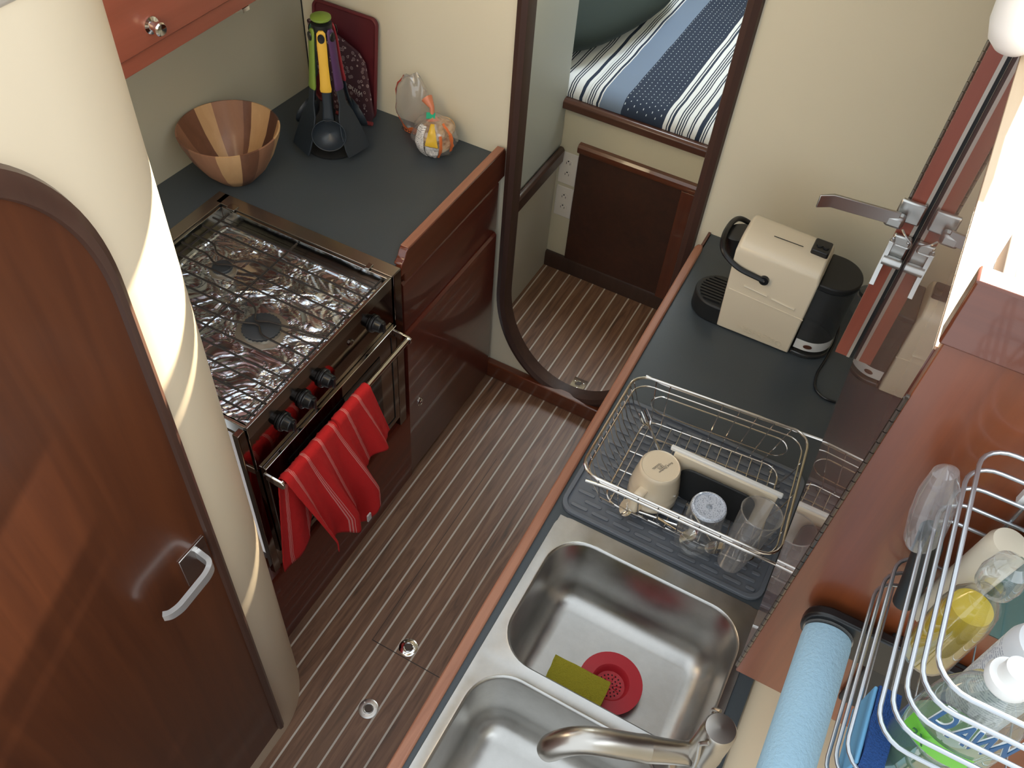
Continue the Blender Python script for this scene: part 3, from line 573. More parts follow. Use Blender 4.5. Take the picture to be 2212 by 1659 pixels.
# post at the far end of the panel
finish('corner_post', box(nb(), (.0925, .1195), (1.668, 1.69), (.868, 1.66)), wood('post_red', (0.33, 0.085, 0.05), (0.26, 0.06, 0.035), 'Z', rough=.45, coat=.3, coatr=.2), lk)
finish('metal_channel', box(nb(), (.1197, .1268), (1.6665, 1.69), (.868, 1.66)), mat('channel_alloy', (0.55, 0.50, 0.44), .4, .6), lk)
finish('seal', box(nb(), (.1269, .1342), (1.669, 1.69), (.868, 1.66)), BLACKM, lk)
bm = nb(); 
for q in range(18):
    z = 1.30 + q * .0195; lathe(bm, [(0, 0), (.0034, 0), (.0034, .0175), (0, .0175)], (.0885, 1.672, z), n=8)
finish('post_hinge', bm, mat('hinge_steel2', (0.30, 0.29, 0.26), .35, .9), lk)
LAT = mat('latch_chrome', (0.62, 0.62, 0.60), .34, 1.0)
# latches on the post
def plate(bm, x, y, z): return box(bm, x, y, z)
lt = thing('latch', 'upper chrome lever latch on the locker post pointing to the left', 'latch', (.10, 1.66, 1.29))
finish('back_plate', plate(nb(), (.075, .126), (1.655, 1.6665), (1.268, 1.318)), LAT, lt, bevel=.004)
finish('latch_body', plate(nb(), (.060, .098), (1.628, 1.654), (1.264, 1.292)), LAT, lt, bevel=.007)
bm = nb(); prism(bm, [(.085, 1.630), (.085, 1.636), (-.048, 1.622), (-.073, 1.602), (-.071, 1.598), (-.046, 1.615)], 1.272, 1.302); finish('lever', bm, LAT, lt, bevel=.001)
bm = nb(); tube(bm, fillet([(.100, 1.62, 1.275), (.108, 1.605, 1.275), (.127, 1.605, 1.262), (.127, 1.612, 1.243), (.100, 1.612, 1.243)], .006), .0022, 8); finish('catch_loop', bm, LAT, lt)
lt = thing('latch', 'lower chrome hook latch on the locker post below the lever', 'latch', (.11, 1.65, 1.17))
finish('back_plate', plate(nb(), (.092, .130), (1.655, 1.6665), (1.178, 1.236)), LAT, lt, bevel=.004)
finish('latch_body', lathe(nb(), [(0, -.019), (.011, -.019), (.0115, 0), (.011, .019), (0, .019)], (.111, 1.644, 1.178), (1, 0, 0), 24), LAT, lt)
bm = nb(); prism(bm, [(1.654, 1.225), (1.646, 1.222), (1.640, 1.15), (1.622, 1.122), (1.626, 1.119), (1.646, 1.146), (1.654, 1.19)], .088, .099, 'X'); finish('hook', bm, LAT, lt, bevel=.001)
for x in (.094, .124): finish('screw', lathe(nb(), [(0, 0), (.0035, 0), (.0025, .002), (0, .0024)], (x, 1.652, 1.228), (0, -1, 0), 12), STEEL, lt)
# things on top of the locker
tagm('cushion', prism(nb(), rrect(.172, .20, .88, 1.012, .014), 1.694, 1.735), mat('taupe_cloth', (0.20, 0.16, 0.14), .8), 'taupe rounded end of a cushion on top of the locker', 'cushion', bevel=.012, segs=4)
wt = thing('tray', 'white round cornered tray with a wooden edge on the locker top', 'tray', (.26, 1.0, 1.694))
finish('base', prism(nb(), rrect(.214, .40, .86, 1.06, .03), 1.694, 1.70), WHITE, wt); finish('wooden_edge', tube(nb(), [(p[0], p[1], 1.70) for p in rrect(.210, .404, .856, 1.064, .033)], .005, 8, True), EDGE, wt)
ASM[0] = False
hl = thing('hanging_lamp', 'white rounded lamp shade hanging at the top right corner', 'lamp', (.083, 1.14, 1.985))
finish('shade', lathe(nb(), [(0, -.12), (.016, -.118), (.027, -.108), (.034, -.088), (.037, -.06), (.036, 0), (0, 0)], (.083, 1.14, 1.9885), n=36), mat('lamp_white', (0.9, 0.9, 0.88), .3), hl)
# ============================================================ COFFEE MACHINE
cm = thing('coffee_machine', 'cream capsule coffee machine with a black lever on the right worktop', 'coffee machine', (-.08, 1.62, .9))
prof = [(-.178, .903), (-.003, .903), (.0, .91), (-.002, 1.13), (-.006, 1.142), (-.012, 1.15), (-.185, 1.162), (-.192, 1.155)]
bm = nb(); A = [(-.180, .903), (-.006, .903), (-.0035, 1.125), (-.008, 1.14), (-.186, 1.146), (-.193, 1.135)]
rings = []
def sec(y, dz, ins): return [Vector((x + (ins if x < -.1 else -ins), y, z - (dz if z > 1.0 else 0))) for x, z in A]
for y, dz, ins in ((1.563, .012, .0), (1.5665, .004, 0), (1.575, -.004, 0), (1.59, -.012, 0), (1.605, -.015, 0), (1.65, -.015, 0), (1.665, -.012, 0), (1.68, -.004, 0), (1.6885, .004, 0), (1.692, .012, 0)): rings.append(sec(y, dz, ins))
loft(bm, rings); finish('housing', bm, CREAMP, cm, bevel=.004, ang=.7, segs=3)
bm = nb(); tube(bm, [(-.150, 1.5625, 1.045), (-.095, 1.5625, 1.04)], .0028, 8); tube(bm, [(-.085, 1.5625, 1.038), (-.03, 1.5625, 1.032)], .0028, 8); tube(bm, [(-.180, 1.5625, 1.022), (-.004, 1.5625, 1.012)], .0014, 8); finish('side_rib', bm, CREAMP, cm)
text('embossed_lettering', 'NESPRESSO', .0215, basis((-.080, 1.5628, .922), (1, 0, -.03), (0, 0, 1)), mat('cream_emboss', (0.74, 0.65, 0.49), .3), cm, .0006)
bm = nb(); box(bm, (-.13, -.065), (1.611, 1.6125), (1.1605, 1.1615)); finish('lid_seam', bm, BLACKM, cm)
bm = nb(); prism(bm, rrect(-.048, -.010, 1.606, 1.65, .005), 1.15, 1.168); bt = finish('button_panel', bm, BLACK, cm, bevel=.002); bm = nb()
for x in (-.035, -.021): lathe(bm, [(0, 0), (.007, 0), (.0065, .003), (0, .0035)], (x, 1.626, 1.168), n=20)
finish('button', bm, BLACKM, bt)
finish('brew_head', lathe(nb(), [(0, -.03), (.03, -.03), (.034, -.02), (.034, .03), (0, .03)], (-.196, 1.628, 1.098), (-.25, 0, 1), 32), BLACK, cm)
for y in (1.559, 1.697): 
    bm = nb(); lathe(bm, [(0, -.004), (.0105, -.004), (.0105, .004), (0, .004)], (-.113, y, 1.081), (0, 1, 0), 24)
    finish('lever_pivot', bm, BLACK, cm)
finish('pivot_screw', lathe(nb(), [(0, 0), (.0028, 0), (.002, .001), (0, .0012)], (-.113, 1.5548, 1.081), (0, -1, 0), 12), CHROME, cm)
lv = fillet([(-.113, 1.558, 1.081), (-.178, 1.556, 1.089), (-.222, 1.566, 1.112), (-.232, 1.60, 1.128), (-.232, 1.65, 1.128), (-.222, 1.69, 1.12), (-.178, 1.698, 1.10), (-.113, 1.698, 1.081)], .03)
finish('lever', tube(nb(), lv, .0062, 10), BLACK, cm)
bm = nb(); M = 36; e0 = [(-.200 + .062 * math.cos(t), 1.623 + .058 * math.sin(t)) for t in [PI / 2 + PI * i / 24 for i in range(25)]]; e0 = [(-.14, 1.681)] + e0 + [(-.14, 1.565)]
prism(bm, e0, .9, .952); dt = finish('drip_tray', bm, BLACKM, cm, bevel=.004); bm = nb()
for q in range(9): yy = 1.583 + q * .010; hw = .05 * math.sqrt(max(0, 1 - ((yy - 1.623) / .052) ** 2)); box(bm, (-.200 - hw, -.19), (yy - .0028, yy + .0028), (.952, .9555))
finish('tray_slat', bm, BLACK, dt)
bm = nb(); box(bm, (-.15, .0), (1.572, 1.684), (.9, .915)); finish('base', bm, BLACKM, cm)
# tank
tk = [(-.002, 1.572)] + [(.018 + .056 * math.cos(t), 1.628 + .056 * math.sin(t)) for t in [-PI / 2 + PI * i / 24 for i in range(25)]] + [(-.002, 1.684)]
bm = nb(); prism(bm, tk, .922, 1.10); finish('water_tank', bm, SMOKE, cm)
tk2 = [(-.003, 1.568)] + [(.018 + .060 * math.cos(t), 1.628 + .060 * math.sin(t)) for t in [-PI / 2 + PI * i / 24 for i in range(25)]] + [(-.003, 1.688)]
finish('tank_lid', prism(nb(), tk2, 1.10, 1.116), BLACKM, cm, bevel=.003); finish('tank_base', prism(nb(), tk2, .901, .912), SMOKE, cm, bevel=.002)
tk3 = [(-.001, 1.5715)] + [(.018 + .0568 * math.cos(t), 1.628 + .0568 * math.sin(t)) for t in [-PI / 2 + PI * i / 24 for i in range(25)]] + [(-.001, 1.6845)]
bm = nb(); v0 = [(bm.verts.new((p[0], p[1], .922)), bm.verts.new((p[0], p[1], .950))) for p in tk3]
for a, b in zip(v0, v0[1:]): bm.faces.new((a[0], b[0], b[1], a[1]))
lb_ = finish('tank_label', bm, WHITE, cm)
bm = nb(); lathe(bm, [(0, 0), (.010, 0), (.010, .001), (0, .001)], (.029, 1.5712, .936), (.2, -1, 0), 20, sx=1, sy=.55); finish('label_mark', bm, mat('brown_print', (0.10, 0.03, 0.015), .5), lb_)
finish('power_cord', tube(nb(), fillet([(.06, 1.69, .98), (.082, 1.66, .925), (.079, 1.60, .904), (.070, 1.535, .9035), (.078, 1.49, .9035), (.105, 1.472, .9035), (.131, 1.475, .9035)], .04), .003, 8), BLACK, cm)
jr = thing('glass_jar', 'small clear jar with a grey lid behind the coffee machine', 'jar', (.112, 1.79, .9))
finish('jar_glass', lathe(nb(), [(0, 0), (.022, 0), (.024, .004), (.023, .05), (.019, .055)], (.108, 1.80, .9005), n=30, caps=(True, False)), GLASS, jr); finish('lid', lathe(nb(), [(0, 0), (.022, 0), (.022, .010), (0, .012)], (.108, 1.80, .956), n=30), SMOKE, jr)

# ============================================================ WOODEN BOWL, UTENSILS, BOARDS, BREAD
bw = nb(); bc = (-1.468, 1.41, .9005); seg = 96; pr_ = [(0, .0), (.040, 0), (.050, .004), (.082, .040), (.106, .082), (.1245, .130), (.128, .148), (.124, .149), (.1175, .130), (.100, .086), (.076, .046), (.046, .014), (0, .010)]
lathe(bw, pr_, bc, n=seg, caps=(False, False))
WD = [wood('walnut_stave', (0.20, 0.088, 0.05), (0.13, 0.055, 0.03), 'Z', rough=.5, coat=.1), wood('maple_stave', (0.60, 0.38, 0.19), (0.50, 0.30, 0.14), 'Z', rough=.5, coat=.1), wood('acacia_stave', (0.33, 0.165, 0.095), (0.25, 0.12, 0.068), 'Z', rough=.5, coat=.1), wood('dark_stave', (0.10, 0.04, 0.028), (0.07, 0.03, 0.02), 'Z', rough=.5, coat=.1)]
stv = [(0, 12, 2), (12, 50, 1), (50, 72, 3), (72, 100, 1), (100, 114, 0), (114, 150, 2), (150, 173, 1), (173, 205, 0), (205, 232, 2), (232, 262, 0), (262, 298, 2), (298, 322, 1), (322, 345, 0), (345, 361, 2)]
for f_ in bw.faces:
    c_ = f_.calc_center_median(); a = math.degrees(math.atan2(c_.y - bc[1], c_.x - bc[0])) % 360
    for lo, hi, k_ in stv:
        if lo <= a < hi: f_.material_index = k_
tagm('salad_bowl', bw, WD, 'wooden salad bowl of pale and brown staves on the left worktop', 'bowl')
# utensil carousel
uc = thing('utensil_carousel', 'black stand with a green knob holding coloured handled kitchen tools', 'utensil stand', (-1.345, 1.66, .9))
ux, uy = -1.345, 1.665
finish('stand_base', lathe(nb(), [(0, 0), (.072, 0), (.073, .006), (.06, .012), (.02, .018), (0, .018)], (ux, uy, .9005), n=40), BLACKM, uc)
finish('pole', lathe(nb(), [(.012, 0), (.009, .3), (.020, .312), (.026, .318), (.026, .34), (0, .345)], (ux, uy, .915), n=24), BLACKM, uc)
GREEN = mat('green_handle', (0.20, 0.30, 0.045), .45); YEL = mat('yellow_handle', (0.83, 0.50, 0.06), .45); PUR = mat('purple_handle', (0.085, 0.035, 0.11), .45); TEAL = mat('teal_handle', (0.03, 0.12, 0.09), .5); REDH = mat('red_handle', (0.35, 0.03, 0.04), .45)
finish('top_knob', lathe(nb(), [(0, 0), (.022, 0), (.026, .004), (.0255, .008), (.018, .012), (0, .0135)], (ux, uy, 1.262), n=36), GREEN, uc)
HD = mat('charcoal_nylon', (0.022, 0.030, 0.040), .38)
def utensil(ang, m_, kind, lab, spread=1.0):
    a = math.radians(ang); d_ = Vector((math.cos(a), math.sin(a), 0)); s_ = Vector((-math.sin(a), math.cos(a), 0)); c_ = Vector((ux, uy, 0))
    t = thing('kitchen_' + kind, lab, kind, tuple(c_ + d_ * .05 + Vector((0, 0, .93))), 'tools on the utensil stand')
    def P(o_, z, w=0): return c_ + d_ * o_ + s_ * w + Vector((0, 0, z + .012))
    bm = nb(); rings = []
    for z, o_, w, th in ((1.234, .028, .006, .004), (1.228, .029, .011, .005), (1.20, .033, .0125, .006), (1.15, .037, .012, .007), (1.10, .042, .0135, .008), (1.085, .044, .0155, .009), (1.078, .045, .014, .006)):
        rings.append([P(o_ + th * math.cos(q) * .8, z, w * math.sin(q)) for q in [2 * PI * i / 14 for i in range(14)]])
    loft(bm, rings); finish('handle', bm, m_, t)
    bm = nb(); lathe(bm, [(0, 0), (.009, 0), (.008, .002), (0, .003)], P(.036, 1.217), d_, 16, sy=1.4); finish('hook_cap', bm, BLACK, t)
    bm = nb()
    if kind in ('turner', 'spatula'):
        rings = []
        for z, o_, w in ((1.08, .045, .011), (1.04, .052, .012), (1.01, .060, .026), (.97, .075, .036), (.93, .092, .040), (.912, .100, .039)):
            rings.append([P(o_ + .002, z, -w), P(o_ + .002, z, w), P(o_ - .002, z, w), P(o_ - .002, z, -w)])
        loft(bm, rings)
    else:
        rings = []
        for z, o_, w in ((1.08, .045, .012), (1.04, .05, .012), (1.00, .06, .016)): rings.append([P(o_ + .004 * math.cos(q), z, w * math.sin(q)) for q in [2 * PI * i / 12 for i in range(12)]])
        loft(bm, rings); dd = (d_ * 1.0 + Vector((0, 0, .35))).normalized(); lathe(bm, [(0, -.026), (.021, -.021), (.038, -.007), (.042, .004), (.040, .005), (.036, -.004), (.019, -.017), (0, -.021)], P(.078, .970), dd, 28, sx=1.1)
    finish('head', bm, HD, t, bevel=.001)
utensil(-58, YEL, 'ladle', 'yellow handled black ladle at the front of the utensil stand')
utensil(-112, GREEN, 'turner', 'green handled black turner on the left of the utensil stand')
utensil(-10, PUR, 'spatula', 'purple handled black spatula on the right of the utensil stand')
utensil(178, TEAL, 'spoon', 'dark teal handled tool at the back left of the utensil stand')
utensil(60, REDH, 'spoon', 'red handled tool at the back right of the utensil stand')
# red board and pot holder leaning on the bulkhead
RS = mat('maroon_silicone', (0.11, 0.014, 0.020), .5)
rb = thing('serving_board', 'maroon tray with a raised rim leaning against the bulkhead', 'tray', (-1.41, 1.85, .9))
def lean(x, u, z0=.9015, y0=1.835, y1=1.872, H_=.30, off=0): t = u / H_; return Vector((x, y0 + (y1 - y0) * t - off, z0 + u))
def slab(bm, x0, x1, u0, u1, o0, o1, r=.02):
    rings = [[lean(p[0], p[1], off=o) for p in rrect(x0, x1, u0, u1, r)] for o in (o0, o1)]; return loft(bm, rings)
finish('board', slab(nb(), -1.525, -1.315, .0, .285, 0, .006), RS, rb, bevel=.002)
bm = nb(); pp = rrect(-1.522, -1.318, .003, .282, .018); tube(bm, [lean(p[0], p[1], off=.008) for p in pp], .005, 8, True); finish('raised_rim', bm, mat('maroon_rim', (0.13, 0.017, 0.022), .5), rb)
PH = mat('wine_print_cloth', (0.07, 0.022, 0.028), .8); n = N(PH); vo = n.new('ShaderNodeTexVoronoi', feature='DISTANCE_TO_EDGE'); vo.inputs['Scale'].default_value = 75; vo.inputs['Randomness'].default_value = .9; n.link(n.tc.outputs['Object'], vo.inputs['Vector'])
wv = n.new('ShaderNodeTexVoronoi'); wv.inputs['Scale'].default_value = 75; wv.inputs['Randomness'].default_value = .9; n.link(n.tc.outputs['Object'], wv.inputs['Vector'])
ring_ = n.math('LESS_THAN', n.math('ABSOLUTE', n.math('SUBTRACT', wv.outputs['Distance'], .30)), .045); dot = n.math('LESS_THAN', n.math('ABSOLUTE', n.math('SUBTRACT', wv.outputs['Distance'], .12)), .03)
n.base(n.mix(n.math('MULTIPLY', n.math('MINIMUM', n.math('ADD', ring_, dot), 1), .9), (0.060, 0.020, 0.026), (0.42, 0.32, 0.30)))
ph = thing('pot_holder', 'dark maroon pot holder printed with wine doodles leaning on the maroon tray', 'pot holder', (-1.40, 1.80, .9))
bm = nb(); poly = [(-1.53, .235), (-1.50, .25), (-1.36, .195), (-1.335, .17), (-1.30, .03), (-1.315, .0), (-1.42, .0), (-1.47, .04)]
loft(bm, [[lean(p[0], p[1], y0=1.80, y1=1.85, off=o) for p in poly] for o in (0, .008)]); finish('cloth', bm, PH, ph, bevel=.003)
bm = nb(); tube(bm, [lean(p[0], p[1], y0=1.80, y1=1.85, off=.008) for p in [(-1.425, .004), (-1.36, .002), (-1.303, .01)]], .006, 8); finish('hem', bm, mat('maroon_hem', (0.25, 0.03, 0.03), .7), ph)
text('print', 'wine', .026, basis(lean(-1.362, .088, y0=1.80, y1=1.85, off=.0095), (-1, 0, .25), (-.2, -.1, -1)), mat('pale_print', (0.50, 0.42, 0.38), .7), ph, .0003)
# bread bags
def lump(bm, c_, r_, sc, amp, seed, n1=28, n2=18):
    rings = []
    for j in range(n2 + 1):
        th = PI * (j + .01) / (n2 + .02); ring_ = []
        for i in range(n1):
            a = 2 * PI * i / n1; p = Vector((math.sin(th) * math.cos(a), math.sin(th) * math.sin(a), -math.cos(th)))
            q = 1 + amp * noise.noise(p * 2.3 + Vector((seed, 0, 0))) + amp * .5 * noise.noise(p * 6 + Vector((0, seed, 0)))
            v_ = Vector((p.x * sc[0], p.y * sc[1], p.z * sc[2])) * r_ * q + Vector(c_); v_.z = max(v_.z, .9012); ring_.append(v_)
        rings.append(ring_)
    return loft(bm, rings)
MUF = mat('muffin', (0.62, 0.36, 0.16), .85); n = N(MUF); n.base(n.ramp(n.noise(n.scaled((1, 1, 1)), 45, 4), [(.35, (0.42, 0.20, 0.07)), (.5, (0.70, 0.46, 0.24)), (.65, (0.80, 0.64, 0.42))]))
b2 = thing('bread_bag', 'clear bag of muffins with yellow and white label and green clip', 'bread bag', (-1.095, 1.80, .9))
finish('bag', lump(nb(), (-1.098, 1.795, .950), .065, (1, .85, .92), .12, 3), BAG, b2)
for q, (dx, dy_, dz, tx) in enumerate(((-.022, .012, .025, .3), (.026, .0, .028, -.5), (.002, -.010, .062, .2), (.012, .026, .06, .1))):
    finish('muffin', lathe(nb(), [(0, 0), (.030, .001), (.036, .008), (.036, .016), (.031, .023), (0, .025)], (-1.098 + dx, 1.795 + dy_, .903 + dz * .85), (tx * .5, -.35, 1), 28), MUF, b2)
def patch(name, a0, a1, t0, t1, m_, par, r_=.0665, c_=(-1.098, 1.795, .950), sc=(1, .85, .92), seed=3, taper=.0):
    bm = nb(); rings = []; K = 10
    for j in range(K + 1):
        th = math.radians(t0 + (t1 - t0) * j / K); row = []
        for i in range(K + 1):
            w = 1 - taper * (j / K); am = (a0 + a1) / 2; a = math.radians(am + (a0 - am + (a1 - a0) * i / K) * w); p = Vector((math.sin(th) * math.cos(a), math.sin(th) * math.sin(a), -math.cos(th)))
            q = 1 + .12 * noise.noise(p * 2.3 + Vector((seed, 0, 0))) + .06 * noise.noise(p * 6 + Vector((0, seed, 0)))
            v_ = Vector((p.x * sc[0], p.y * sc[1], p.z * sc[2])) * r_ * q + Vector(c_); v_.z = max(v_.z, .9016); row.append(bm.verts.new(v_))
        rings.append(row)
    for j in range(K):
        for i in range(K): bm.faces.new((rings[j][i], rings[j][i + 1], rings[j + 1][i + 1], rings[j + 1][i]))
    return finish(name, bm, m_, par)
LBW = mat('label_white', (0.72, 0.70, 0.66), .35); n = N(LBW); X = n.xyz(); ln = n.math('GREATER_THAN', n.math('SINE', n.math('MULTIPLY', X[2], 1300)), .35); nz = n.math('GREATER_THAN', n.noise(n.scaled((1, 1, .3)), 330, 2), .5)
n.base(n.mix(n.math('MULTIPLY', n.math('MULTIPLY', ln, nz), .75), (0.74, 0.71, 0.67), (0.10, 0.09, 0.11)))
LBY = mat('label_yellow', (0.80, 0.50, 0.04), .35); LBO = mat('label_orange', (0.80, 0.20, 0.06), .35)
patch('nutrition_label', -122, -88, 38, 140, LBW, b2, taper=.3); patch('ingredient_label', -86, -52, 38, 88, LBW, b2); patch('yellow_band', -86, -54, 90, 150, LBY, b2, taper=.5); patch('orange_band', -50, -42, 30, 120, LBO, b2); patch('orange_band', -20, -8, 70, 150, LBO, b2)
finish('gathered_neck', tube(nb(), [(-1.10, 1.79, .998), (-1.104, 1.795, 1.012), (-1.108, 1.80, 1.030), (-1.13, 1.81, 1.045)], [.02, .006, .007, .016], 12), mat('orange_film', (0.72, 0.24, 0.12), .3), b2)
bm = nb(); box(bm, (-.012, .012), (-.009, .009), (-.001, .001)); bm.transform(Matrix.Translation((-1.104, 1.787, 1.013)) @ Matrix.Rotation(.5, 4, 'Z') @ Matrix.Rotation(.5, 4, 'X')); finish('clip', bm, mat('green_clip', (0.02, 0.45, 0.25), .35), b2)
b1 = thing('bread_bag', 'mostly empty clear bag with an orange band leaning on the bulkhead', 'bread bag', (-1.20, 1.83, .9))
sc1 = (.86, .40, 1.45); c1 = (-1.192, 1.84, .985)
finish('bag', lump(nb(), c1, .066, sc1, .16, 8), BAG, b1)
patch('red_stripe', -178, -160, 20, 150, mat('red_film', (0.75, 0.10, 0.06), .3), b1, .0675, c1, sc1, 8); patch('orange_band', -165, -55, 22, 52, LBO, b1, .0675, c1, sc1, 8)
text('lettering', 'THOMAS\'', .017, basis((-1.180, 1.808, .922), (-1, .05, .1), (0, .25, -1)), mat('dark_print', (0.06, 0.02, 0.02), .5), b1, .0003)

# ============================================================ DOOR IN THE PARTITION
def arch(y1, top, bot, dw=.235, dh=.28, y_end=-.9, ex=2.3):
    p = [(y_end, bot), (y1, bot), (y1, top - dh)]
    for i in range(1, 25):
        t = PI / 2 * i / 24; p.append((y1 - dw + dw * math.cos(t) ** (2 / ex), top - dh + dh * math.sin(t) ** (2 / ex)))
    return p + [(y_end, top)]
d1 = bpy.data.objects.new('door_1', None); COL.objects.link(d1); d1.location = (-.765, .1, .07); d1['kind'] = 'structure'; d1['label'] = 'arched mahogany door in the cream partition'; 
finish('door_leaf', prism(nb(), arch(.490, 1.825, .078, .225, .27), -.7645, -.7585, 'X'), MAHD, d1)
bm = nb(); A_ = arch(.507, 1.86, .078, .237, .285)[1:]; B_ = arch(.488, 1.823, .078, .223, .268)[1:]; rings = []
for a, b in zip(A_, B_): rings.append([Vector((-.7645, *a)), Vector((-.754, a[0] * .9 + b[0] * .1, a[1] * .9 + b[1] * .1)), Vector((-.749, (a[0] + b[0]) / 2, (a[1] + b[1]) / 2)), Vector((-.751, b[0] * .9 + a[0] * .1, b[1] * .9 + a[1] * .1)), Vector((-.7584, *b))])
loft(bm, rings); finish('door_trim', bm, wood('door_trim_wood', (0.085, 0.040, 0.027), (0.055, 0.028, 0.02), 'Z', rough=.35, coat=.3, coatr=.2), d1)
hp = finish('handle_plate', box(nb(), (-.7583, -.7555), (.424, .484), (.935, 1.018)), STEEL, d1, bevel=.001)
lv = fillet([(-.7555, .462, .992), (-.722, .458, .992), (-.716, .440, .990), (-.716, .372, .985), (-.722, .355, .984), (-.730, .348, .984)], .012)
bm = nb(); rings = []
for i, p in enumerate(lv):
    d_ = (lv[min(i + 1, len(lv) - 1)] - lv[max(i - 1, 0)]).normalized(); sd = Vector((0, 0, 1)); nn = d_.cross(sd).normalized()
    h, w = (.0125, .0045); h *= 1 - .35 * i / len(lv); rings.append([p + sd * h + nn * w, p + sd * h - nn * w, p - sd * h - nn * w, p - sd * h + nn * w])
loft(bm, rings); finish('handle', bm, mat('satin_alloy', (0.78, 0.77, 0.75), .3, .7), hp, bevel=.0015)

# ============================================================ PASSAGE: locker door, outlets, floor rings, berth
lp = thing('bunk_locker', 'dark mahogany locker front under the berth at the end of the passage', 'locker', (-.7, 2.49, .07))
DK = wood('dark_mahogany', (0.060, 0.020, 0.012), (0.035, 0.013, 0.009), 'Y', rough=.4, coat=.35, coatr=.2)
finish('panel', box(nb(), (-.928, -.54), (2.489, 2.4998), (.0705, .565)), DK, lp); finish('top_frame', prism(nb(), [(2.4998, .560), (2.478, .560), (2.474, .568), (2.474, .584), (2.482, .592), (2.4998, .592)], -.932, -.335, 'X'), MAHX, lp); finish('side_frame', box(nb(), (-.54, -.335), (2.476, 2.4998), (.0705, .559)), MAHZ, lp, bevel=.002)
for q, (z0, z1, lab) in enumerate(((.402, .535, 'upper'), (.255, .388, 'lower'))):
    o = thing('power_outlet', lab + ' white duplex power outlet on the passage end wall', 'outlet', (-.965, 2.5, (z0 + z1) / 2), 'outlets on the passage end wall')
    finish('cover_plate', box(nb(), (-1.0, -.931), (2.4945, 2.4998), (z0, z1)), mat('outlet_white', (0.80, 0.74, 0.68), .35), o, bevel=.002)
    for zc in (z0 + .043, z1 - .043):
        f_ = finish('receptacle', lathe(nb(), [(0, 0), (.0165, 0), (.0165, .002), (0, .0022)], (-.9655, 2.4945, zc), (0, -1, 0), 20), MATS['outlet_white'], o)
        bm = nb(); box(bm, (-.9735, -.9718), (2.4915, 2.4922), (zc - .003, zc + .006)); box(bm, (-.9592, -.9575), (2.4915, 2.4922), (zc - .003, zc + .005)); lathe(bm, [(0, 0), (.0028, 0), (.0028, .0008), (0, .0008)], (-.9655, 2.4922, zc + .0105 if zc > z0 + .06 else zc + .0105), (0, -1, 0), 10); finish('slot', bm, BLACKM, f_)
bm = nb(); tube(bm, fillet([(-1.0035, 1.95, .175), (-.99, 1.955, .16), (-.985, 1.965, .12), (-.99, 1.985, .09)], .01), .003, 6); tagm('cable', bm, BLACKM, 'short dark cable hanging behind the doorway trim in the passage', 'cable')
def floor_ring(x, y, r, lab, sq=False, m_=CHROME):
    o = thing('floor_ring_pull', lab, 'floor ring', (x, y, 0), 'flush ring pulls in the floor')
    if sq: finish('plate', prism(nb(), rrect(x - .026, x + .026, y - .026, y + .026, .003), .0, .0025), m_, o, bevel=.0008)
    else: finish('plate', lathe(nb(), [(0, 0), (r, 0), (r, .0015), (r * .85, .003), (r * .45, .0028), (r * .42, .0012), (0, .0012)], (x, y, 0), n=40), m_, o)
    finish('ring', tube(nb(), [(x + r * .47 * math.cos(t), y + r * .47 * math.sin(t), .0036) for t in [2 * PI * i / 28 for i in range(28)]], .0018, 8, True), m_, o)
    finish('recess', lathe(nb(), [(0, 0), (r * .38, 0), (r * .38, .0004), (0, .0004)], (x, y, .0026), n=24), mat('recess_dark', (0.09, 0.06, 0.045), .5), o)
    for k_ in range(3): a = 2 * PI * k_ / 3 + .6; finish('screw', lathe(nb(), [(0, 0), (.0028, 0), (.002, .0008), (0, .001)], (x + r * .76 * math.cos(a), y + r * .76 * math.sin(a), .0022), n=10), STEEL, o)
floor_ring(-.611, .858, .0265, 'round chrome ring pull in the corridor floor, the farther one'); floor_ring(-.611, .662, .0265, 'round steel ring pull in the corridor floor, nearest the camera', m_=STEEL); floor_ring(-.617, 1.984, .024, 'square chrome ring pull in the passage floor beyond the doorway', True)
# berth
bt = nb(); SH = mat('striped_quilt', (.7, .7, .7), .9); n = N(SH); X = n.xyz(); W_ = (0.72, 0.74, 0.77); NV_ = (0.018, 0.030, 0.062); LB = (0.17, 0.225, 0.33)
g = n.math('ADD', X[0], n.math('MULTIPLY', n.noise(n.scaled((1, 1, 1)), 9, 2), .006)); f = n.math('SUBTRACT', g, -1.12 - .003); st_ = []; 
def ln_(c_, w=.0022): return [(c_ - w, NV_), (c_ + w, W_)]
L = [(-.0, W_)]; 
for c_ in (.01, .018, .04, .048, .056, .064, .086, .092, .120, .128, .136, .164, .170, .186, .194, .202, .210, .226, .232): L += ln_(c_ + .004)
L += [(.240, LB), (.318, NV_), (.465, W_)]
for c_ in (.362, .370, .392, .400, .408, .416, .436, .444, .464, .472, .480, .488, .51, .518, .54, .548, .556): L += ln_(c_ + .12)
L = sorted([q for q in L if q[0] >= 0], key=lambda q: q[0])
def ramp_chain(f, L):
    col = None; chunk = 28
    for s0 in range(0, len(L), chunk):
        part = L[s0:s0 + chunk]; lo = L[s0][0]
        c_ = n.ramp(f, [(max(0, min(1, p)), q) for p, q in part], 'CONSTANT')
        col = c_ if col is None else n.mix(n.math('GREATER_THAN', f, lo), col, c_)
    return col
col = ramp_chain(f, L)
du = n.math('ABSOLUTE', n.math('SUBTRACT', n.math('FRACT', n.math('MULTIPLY', g, 62)), .5)); row = n.math('FLOOR', n.math('MULTIPLY', g, 62)); dv = n.math('ABSOLUTE', n.math('SUBTRACT', n.math('FRACT', n.math('ADD', n.math('MULTIPLY', X[1], 48), n.math('MULTIPLY', row, .5))), .5))
